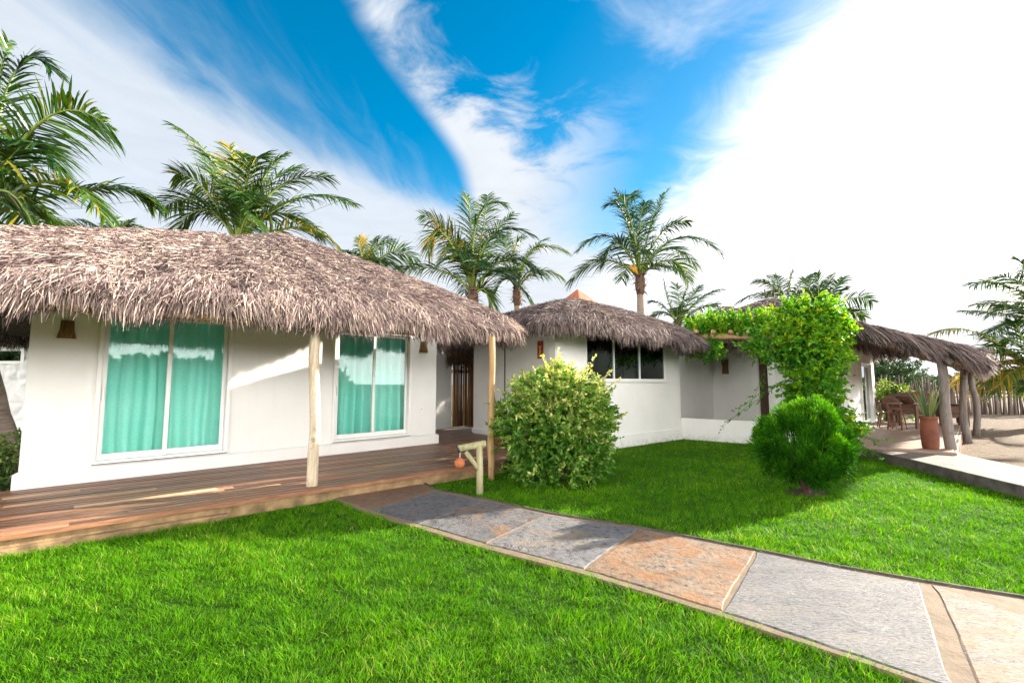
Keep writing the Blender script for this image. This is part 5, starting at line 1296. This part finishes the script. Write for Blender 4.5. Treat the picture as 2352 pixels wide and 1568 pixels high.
# flowering shrub behind the chairs
c = aty(2048, 960, 18.2); c[2] = 0
fs_ = thing('flowering_shrub', 'pale yellow-green shrub at the corner of the veranda house', 'shrub', c); acc = Acc(); N = 260
dv = unit(rng.normal(0, 1, (N, 3))); p = c + [0, 0, 1.15] + dv * (rng.random(N) ** .5)[:, None] * np.array([0.75, .5, 0.5]); p = np.concatenate([p, np.stack([c[0] + rng.normal(0, .3, 120), c[1] + rng.normal(0, .2, 120), rng.uniform(0.1, 0.9, 120)], 1)])
d = unit(rng.normal(0, .6, (len(p), 3)) + [0, -.1, .6]); sprigs(acc, None, p, d, np.full(len(p), .22), 12, 0.09, 0.05, lambda a, b, i: np.clip(rng.normal(.55, .25, len(a)) + .15 * (a[:, 2] - 1), 0, 1), .1, .9); acc.build('foliage', M['bush'], fs_)

# ================================================================== FENCE AND WHAT LIES BEYOND
fa, fb = np.array([15.0, 27.5]), np.array([37.0, 24.5])
fen = thing('stick_fence', 'long fence of close-set crooked grey sticks beyond the sand', 'fence', (*((fa + fb) / 2), 0))
acc = Acc(); ln = np.linalg.norm(fb - fa); x = 0.0; du = (fb - fa) / ln
while x < ln:
    r = rng.uniform(0.028, 0.055); b = fa + du * x; h = rng.uniform(1.6, 2.15)
    acc.tube([(*b, -0.05), (b[0] + rng.normal(0, .03), b[1] + rng.normal(0, .05), h * .5), (b[0] + rng.normal(0, .06), b[1] + rng.normal(0, .06), h)], [r, r * .95, r * .7], 6, rng.random())
    x += r * 2 * rng.uniform(0.85, 1.35)
acc.build('stick_panel', M['stick'], fen, smooth=True)
for z in (0.9,):
    m = MB(); nf = np.array([du[1], -du[0]]) * 0.06; m.tube([(*(fa - nf), z), (*(fb - nf), z)], 0.03, 6); m.build('rail', M['grey_post'], fen)
def far_shrub(u, depth, w, h, label, dens=420):
    c = aty(u, 900, depth); c[2] = 0
    t = thing('far_shrub', label, 'shrub', c, 'shrubs beyond the stick fence'); acc = Acc(); N = dens
    dv = unit(rng.normal(0, 1, (N, 3))); lob = 1 + .25 * np.sin(dv[:, 0] * 5 + u) * np.sin(dv[:, 2] * 4)
    p = c + [0, 0, h * .55] + dv * (rng.random(N) ** .4 * lob)[:, None] * np.array([w / 2, w / 3, h * .5]); p[:, 2] = np.maximum(p[:, 2], .05)
    d = unit(dv + [0, 0, .6] + rng.normal(0, .4, (N, 3)))
    sprigs(acc, None, p, d, np.full(N, h * .2), 16, h * 0.07, h * 0.02, lambda a, b, i: np.clip(rng.normal(.45, .25, len(a)), 0, 1), .1, .7)
    acc.build('foliage', M['far_leaf'], t)
    st = Acc(); st.tube([c, c + [0.05, 0, h * .5]], [.08, .04], 6, .3); st.build('trunk', M['stem'], t)
far_shrub(2052, 31, 3.0, 3.2, 'feathery green shrub rising above the fence next to the veranda house corner')
far_shrub(2010, 33, 3.4, 2.9, 'dark shrub behind the wall corner of the veranda house')
far_shrub(2095, 36, 3.4, 2.4, 'low shrub just topping the stick fence, seen through the veranda')
# a distant belt of trees round the horizon (also what the glass doors mirror)
acc = Acc()
for (a0, a1, rad, hh, cnt) in ((R(15), R(62), 120, 3.6, 7000), (R(-160), R(-25), 75, 6.6, 60000)):
    ang = rng.uniform(a0, a1, cnt); rr = rad + rng.normal(0, 4, cnt)
    hgt = hh * (0.85 + 0.12 * np.sin(ang * 37) * np.sin(ang * 83 + 1))
    p = np.stack([np.cos(ang) * rr, np.sin(ang) * rr, rng.random(cnt) * hgt], 1)
    d = unit(rng.normal(0, 1, (cnt, 3)) + [0, 0, .3]); leaves(acc, p, d, rng.uniform(.5, 1.1, cnt), rng.uniform(.35, .7, cnt), np.clip(rng.normal(.4, .25, cnt), 0, 1))
o = acc.build('far_wood', M['far_leaf'], None); o['kind'] = 'stuff'; o['label'] = 'distant belt of low trees along the horizon'; o['category'] = 'trees'

# ================================================================== GRASS
def inside(poly, P):
    poly = np.asarray(poly); x, y = P[:, 0], P[:, 1]; c = np.zeros(len(P), bool); j = len(poly) - 1
    for i in range(len(poly)):
        xi, yi = poly[i]; xj, yj = poly[j]
        c ^= ((yi > y) != (yj > y)) & (x < (xj - xi) * (y - yi) / (yj - yi + 1e-12) + xi); j = i
    return c
def edge_dist(poly, P):
    best = np.full(len(P), 1e9)
    for a, b in zip(poly, np.roll(poly, -1, axis=0)):
        ab = b - a; t = np.clip(((P - a) @ ab) / (ab @ ab + 1e-12), 0, 1); best = np.minimum(best, np.linalg.norm(P - a - t[:, None] * ab, axis=1))
    return best
PATHA = np.array(PATH_POLY)
WALL2 = np.array([H2.P(0, .06, 0)[:2], H2.P(L2, .06, 0)[:2]])
def grass():
    ROOT, VAR, LEN, WID = [], [], [], []
    for (y0, y1, dens) in ((1.2, 3.6, 7600), (3.6, 5.2, 5200), (5.2, 7.5, 3200), (7.5, 10.5, 1900), (10.5, 14.4, 1100)):
        x0, x1 = -1.12 * y1 - 2.2, min(1.12 * y1 + 2.2, 8.2)
        n = int((x1 - x0) * (y1 - y0) * dens)
        P = np.stack([rng.uniform(x0, x1, n), rng.uniform(y0, y1, n)], 1)
        ax_ = np.abs(P[:, 0]); keep = (ax_ < 1.13 * P[:, 1] + 0.3) | ((ax_ < 1.13 * P[:, 1] + 2.0) & (rng.random(len(P)) < 0.45))
        P = P[keep]
        P = P[inside(lawn_poly, P)]
        inp = inside(PATHA, P); ed = edge_dist(PATHA, P)
        P = P[~(inp & (ed > 0.055 * rng.random(len(P)) ** 2))]
        rel = P - FD.o[:2]; e = rel @ FD.w[:2]; f = -(rel @ FD.n[:2])
        P = P[~((f > -0.035) & (e < 6.45)) ]
        rel = P - H2.o[:2]; s = rel @ H2.w[:2]; d = rel @ H2.n[:2]
        P = P[~((d < 0.055) & (s > -3.5) & (s < L2))]
        # left of the middle hut the lawn stops at the deck's end
        rel = P - FD.o[:2]; e = rel @ FD.w[:2]; f = -(rel @ FD.n[:2]); P = P[~((f > 0.15) & (e < 8.2) & (P[:, 0] < 0.75))]
        a = lw0; ab = lw1 - lw0; nn = np.array([ab[1], -ab[0]]) / np.linalg.norm(ab); P = P[((P - a) @ nn > 0.02) | (P[:, 0] < lw0[0] - 0.2)]
        q = (P - CON[:2]) / np.array([0.30, 0.21]); P = P[(np.linalg.norm(q, axis=1) > 0.95 + 0.25 * rng.random(len(P)))]
        n = len(P); sc = math.sqrt(7600 / dens)
        cl = (np.sin(P[:, 0] * 9 + 2 * np.sin(P[:, 1] * 5)) * np.sin(P[:, 1] * 11 + 1.5 * np.sin(P[:, 0] * 4.3)) + 0.6 * np.sin(P[:, 0] * 23 + P[:, 1] * 17) * np.sin(P[:, 1] * 29 - P[:, 0] * 13))
        big = np.sin(P[:, 0] * 1.7 + 1.1 * np.sin(P[:, 1] * 1.3)) * np.sin(P[:, 1] * 1.9 + P[:, 0] * 0.6)
        L = rng.uniform(0.026, 0.068, n) * (1 + 0.36 * cl) * (1 + 0.12 * big)
        edp = edge_dist(PATHA, P); L = L * (1 + 0.35 * np.exp(-edp / 0.06) * rng.random(n))
        ROOT.append(np.concatenate([P, np.full((n, 1), 0.0)], 1)); LEN.append(L)
        WID.append(0.0042 * sc ** 0.8 * rng.uniform(0.7, 1.35, n))
        VAR.append(np.clip(rng.normal(0.45, 0.22, n) + 0.12 * cl + 0.15 * big + (rng.random(n) < 0.02) * 0.5, 0, 1))
    root = np.concatenate(ROOT); L = np.concatenate(LEN); W = np.concatenate(WID); v = np.concatenate(VAR); n = len(root)
    lean = np.stack([np.sin(root[:, 0] * 7 + root[:, 1] * 3), np.cos(root[:, 1] * 8 - root[:, 0] * 2), np.zeros(n)], 1) * 0.28
    D = unit(np.array([0, 0, 1.0]) + lean + np.concatenate([rng.normal(0, 0.38, (n, 2)), np.zeros((n, 1))], 1))
    az = rng.uniform(0, 6.28, n); S = np.stack([np.cos(az), np.sin(az), np.zeros(n)], 1)
    curl = np.concatenate([rng.normal(0, 0.33, (n, 2)), np.full((n, 1), -0.12)], 1)
    V, Q, tip, k = strips(root, D, S, L, W, np.zeros(n), 3, [1.0, 0.75, 0.12], curl)
    print('grass blades', n)
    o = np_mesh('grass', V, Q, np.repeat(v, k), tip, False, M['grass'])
    o['kind'] = 'stuff'; o['label'] = 'short bright green lawn grass'; o['category'] = 'grass'
grass()

# ================================================================== CAMERA, SUN, SKY
cam_d = bpy.data.cameras.new('camera'); cam = bpy.data.objects.new('camera', cam_d); COL.objects.link(cam)
cam.location = (0, 0, CAM_H); cam.rotation_euler = (math.pi / 2 + PITCH, 0, 0)
cam_d.sensor_width = 36.0; cam_d.lens = 36.0 * F / 2352.0; cam_d.clip_start = 0.05; cam_d.clip_end = 2000
scene.camera = cam

SUN_AZ = R(61.6)     # from +Y towards +X
SUN_EL = R(17.5)
sdir = np.array([math.sin(SUN_AZ) * math.cos(SUN_EL), math.cos(SUN_AZ) * math.cos(SUN_EL), math.sin(SUN_EL)])
ld = bpy.data.lights.new('sun', 'SUN'); ld.energy = 5.0; ld.angle = R(0.6); ld.color = (1.0, 0.92, 0.78)
lo = bpy.data.objects.new('sun', ld); COL.objects.link(lo)
lo.rotation_euler = Vector((-sdir[0], -sdir[1], -sdir[2])).to_track_quat('-Z', 'Y').to_euler()
lo.location = (20, 12, 15)

def build_world():
    w = bpy.data.worlds.new('World'); scene.world = w; w.use_nodes = True
    nt = w.node_tree; nt.nodes.clear()
    out = nd(nt, 'ShaderNodeOutputWorld'); bg = nd(nt, 'ShaderNodeBackground'); nt.links.new(bg.outputs[0], out.inputs[0])
    sky = nd(nt, 'ShaderNodeTexSky'); sky.sky_type = 'NISHITA'; sky.sun_disc = False
    sky.sun_elevation = SUN_EL; sky.sun_rotation = SUN_AZ; sky.air_density = 1.0; sky.dust_density = 0.6; sky.ozone_density = 2.0
    tc = nd(nt, 'ShaderNodeTexCoord'); sx = nd(nt, 'ShaderNodeSeparateXYZ'); nt.links.new(tc.outputs['Generated'], sx.inputs[0])
    dx, dy, dz = sx.outputs
    zz = math_(nt, 'MAXIMUM', dz, 0.06)
    px = math_(nt, 'DIVIDE', dx, zz); py = math_(nt, 'DIVIDE', dy, zz)      # where the ray meets a flat cloud layer
    cv = nd(nt, 'ShaderNodeCombineXYZ'); nt.links.new(px, cv.inputs[0]); nt.links.new(py, cv.inputs[1])
    def sm(x, a, b):
        n = nd(nt, 'ShaderNodeMapRange'); n.interpolation_type = 'SMOOTHSTEP'; n.clamp = True
        n.inputs[1].default_value = a; n.inputs[2].default_value = b; nt.links.new(x, n.inputs[0]); return n.outputs[0]
    def nz(scale, detail=7, rough=0.6, dist=0.3, stretch=(1, 1, 1), rot=0.0, loc=(0, 0, 0)):
        mp = nd(nt, 'ShaderNodeMapping'); mp.inputs['Scale'].default_value = stretch; mp.inputs['Rotation'].default_value = (0, 0, rot); mp.inputs['Location'].default_value = loc
        nt.links.new(cv.outputs[0], mp.inputs[0]); return noise(nt, mp.outputs[0], scale, detail, rough, dist)
    add = lambda a, b: math_(nt, 'ADD', a, b)
    mul = lambda a, b: math_(nt, 'MULTIPLY', a, b)
    sub = lambda a, b: math_(nt, 'SUBTRACT', a, b)
    # streak noise along the cirrus direction
    n_st = sub(nz(2.2, 8, 0.6, 0.5, (3.2, 0.8, 1), R(22)), 0.5)
    n_pf = sub(nz(3.2, 9, 0.62, 0.6, loc=(3.1, 1.7, 0)), 0.5)
    n_lo = sub(nz(1.1, 5, 0.5, 0.3, loc=(7, 2, 0)), 0.5)
    # left cirrus bank: everything west of a curved edge
    q = add(mul(sub(py, 1.2), 0.34), mul(mul(sub(py, 1.2), sub(py, 1.8)), 0.24))
    g1 = sub(sub(q, 1.03), px)
    c1 = mul(sm(add(g1, mul(n_st, 0.35)), -0.06, 0.36), 0.86)
    veil = mul(sm(add(add(g1, 0.28), mul(n_st, 0.9)), -0.1, 0.5), 0.22)
    # middle wisps
    lx = add(mul(sm(py, 1.1, 2.2), 0.19), -0.45)
    g2 = sub(px, lx)
    dens2 = add(add(add(mul(n_pf, 2.3), mul(n_lo, 0.9)), sm(py, 1.25, 2.5)), mul(sm(g2, 0.34, 0.04), 0.46))
    win2 = mul(sm(g2, -0.01, 0.09), sm(g2, 0.95, 0.25))
    c2 = mul(win2, sm(dens2, 0.10, 0.85))
    # small wisp high on the right of the middle
    dxw = sub(px, 0.48); dyw = sub(py, 1.22)
    r3 = add(mul(mul(dxw, dxw), 7.0), mul(mul(dyw, dyw), 16.0))
    c3 = mul(sm(add(sub(0.55, r3), mul(n_pf, 1.7)), 0.0, 1.0), 0.55)
    # bright bank on the sun's side
    c4 = sm(add(px, add(mul(n_pf, 0.42), mul(n_lo, 0.12))), 0.64, 1.08)
    # hole low on the right
    hole = nd(nt, 'ShaderNodeVectorMath'); hole.operation = 'DOT_PRODUCT'; nt.links.new(tc.outputs['Generated'], hole.inputs[0]); hole.inputs[1].default_value = tuple(unit(np.array([1.10, 0.97, 0.325])))
    c4 = mul(c4, sub(1.0, mul(sm(hole.outputs['Value'], 0.987, 0.998), 0.85)))
    hl = sub(1.0, mul(sm(hole.outputs['Value'], 0.987, 0.998), 0.85))
    c5 = mul(mul(sm(add(py, mul(n_lo, 1.2)), 2.2, 4.2), 0.82), hl)           # haze and cloud towards the horizon ahead
    c6 = sm(dz, 0.16, 0.0)
    # the sky behind the photographer: broken cloud
    c7 = mul(sm(mul(py, -1.0), -0.6, 0.3), sm(add(n_lo, mul(n_pf, 0.5)), -0.25, 0.05))
    inv = lambda x: sub(1.0, x)
    keep = inv(c1)
    for c in (veil, c2, c3, c4, c5, c6, c7): keep = mul(keep, inv(c))
    cover = inv(keep)
    sd = nd(nt, 'ShaderNodeVectorMath'); sd.operation = 'DOT_PRODUCT'; nt.links.new(tc.outputs['Generated'], sd.inputs[0]); sd.inputs[1].default_value = tuple(sdir)
    near = sm(sd.outputs['Value'], 0.55, 1.0)
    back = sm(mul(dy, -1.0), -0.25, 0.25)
    br = add(add(add(1.85, mul(c4, 0.5)), mul(near, 0.8)), mul(back, mul(16.5, sm(dz, 0.5, 0.12))))  # added fill: low sky behind the camera brightened for the shaded walls
    br = mul(br, add(1.0, mul(n_pf, 0.28)))
    gray = mul(sm(dz, 0.24, 0.10), mul(sm(add(n_pf, n_lo), 0.02, 0.3), 0.12))
    br = mul(br, sub(1.0, gray))
    cc = nd(nt, 'ShaderNodeCombineColor'); 
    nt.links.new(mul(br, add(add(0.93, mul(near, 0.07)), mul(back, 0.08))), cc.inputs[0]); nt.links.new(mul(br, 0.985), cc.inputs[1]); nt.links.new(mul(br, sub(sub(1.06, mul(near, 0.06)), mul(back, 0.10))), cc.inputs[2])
    # deep tropical blue: the Nishita sky seen through a polarised, saturated grade
    hs = nd(nt, 'ShaderNodeHueSaturation'); hs.inputs['Hue'].default_value = 0.487; hs.inputs['Saturation'].default_value = 1.55; hs.inputs['Value'].default_value = SKY_V
    nt.links.new(sky.outputs[0], hs.inputs['Color'])
    col = mixc(nt, cover, hs.outputs[0], cc.outputs[0])
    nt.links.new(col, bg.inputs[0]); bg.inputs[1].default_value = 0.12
SKY_V = 0.50
build_world()

vs = scene.view_settings; vs.view_transform = 'Standard'; vs.look = 'None'; vs.gamma = 1.0; vs.use_curve_mapping = False
vs.exposure = 2.05
scene.render.resolution_x = 1024; scene.render.resolution_y = 682
cy = scene.cycles
cy.max_bounces = 8; cy.diffuse_bounces = 4; cy.glossy_bounces = 4; cy.transmission_bounces = 6; cy.transparent_max_bounces = 16
cy.sample_clamp_indirect = 8.0
cy.use_adaptive_sampling = True; cy.adaptive_threshold = 0.015
scene.render.film_transparent = False
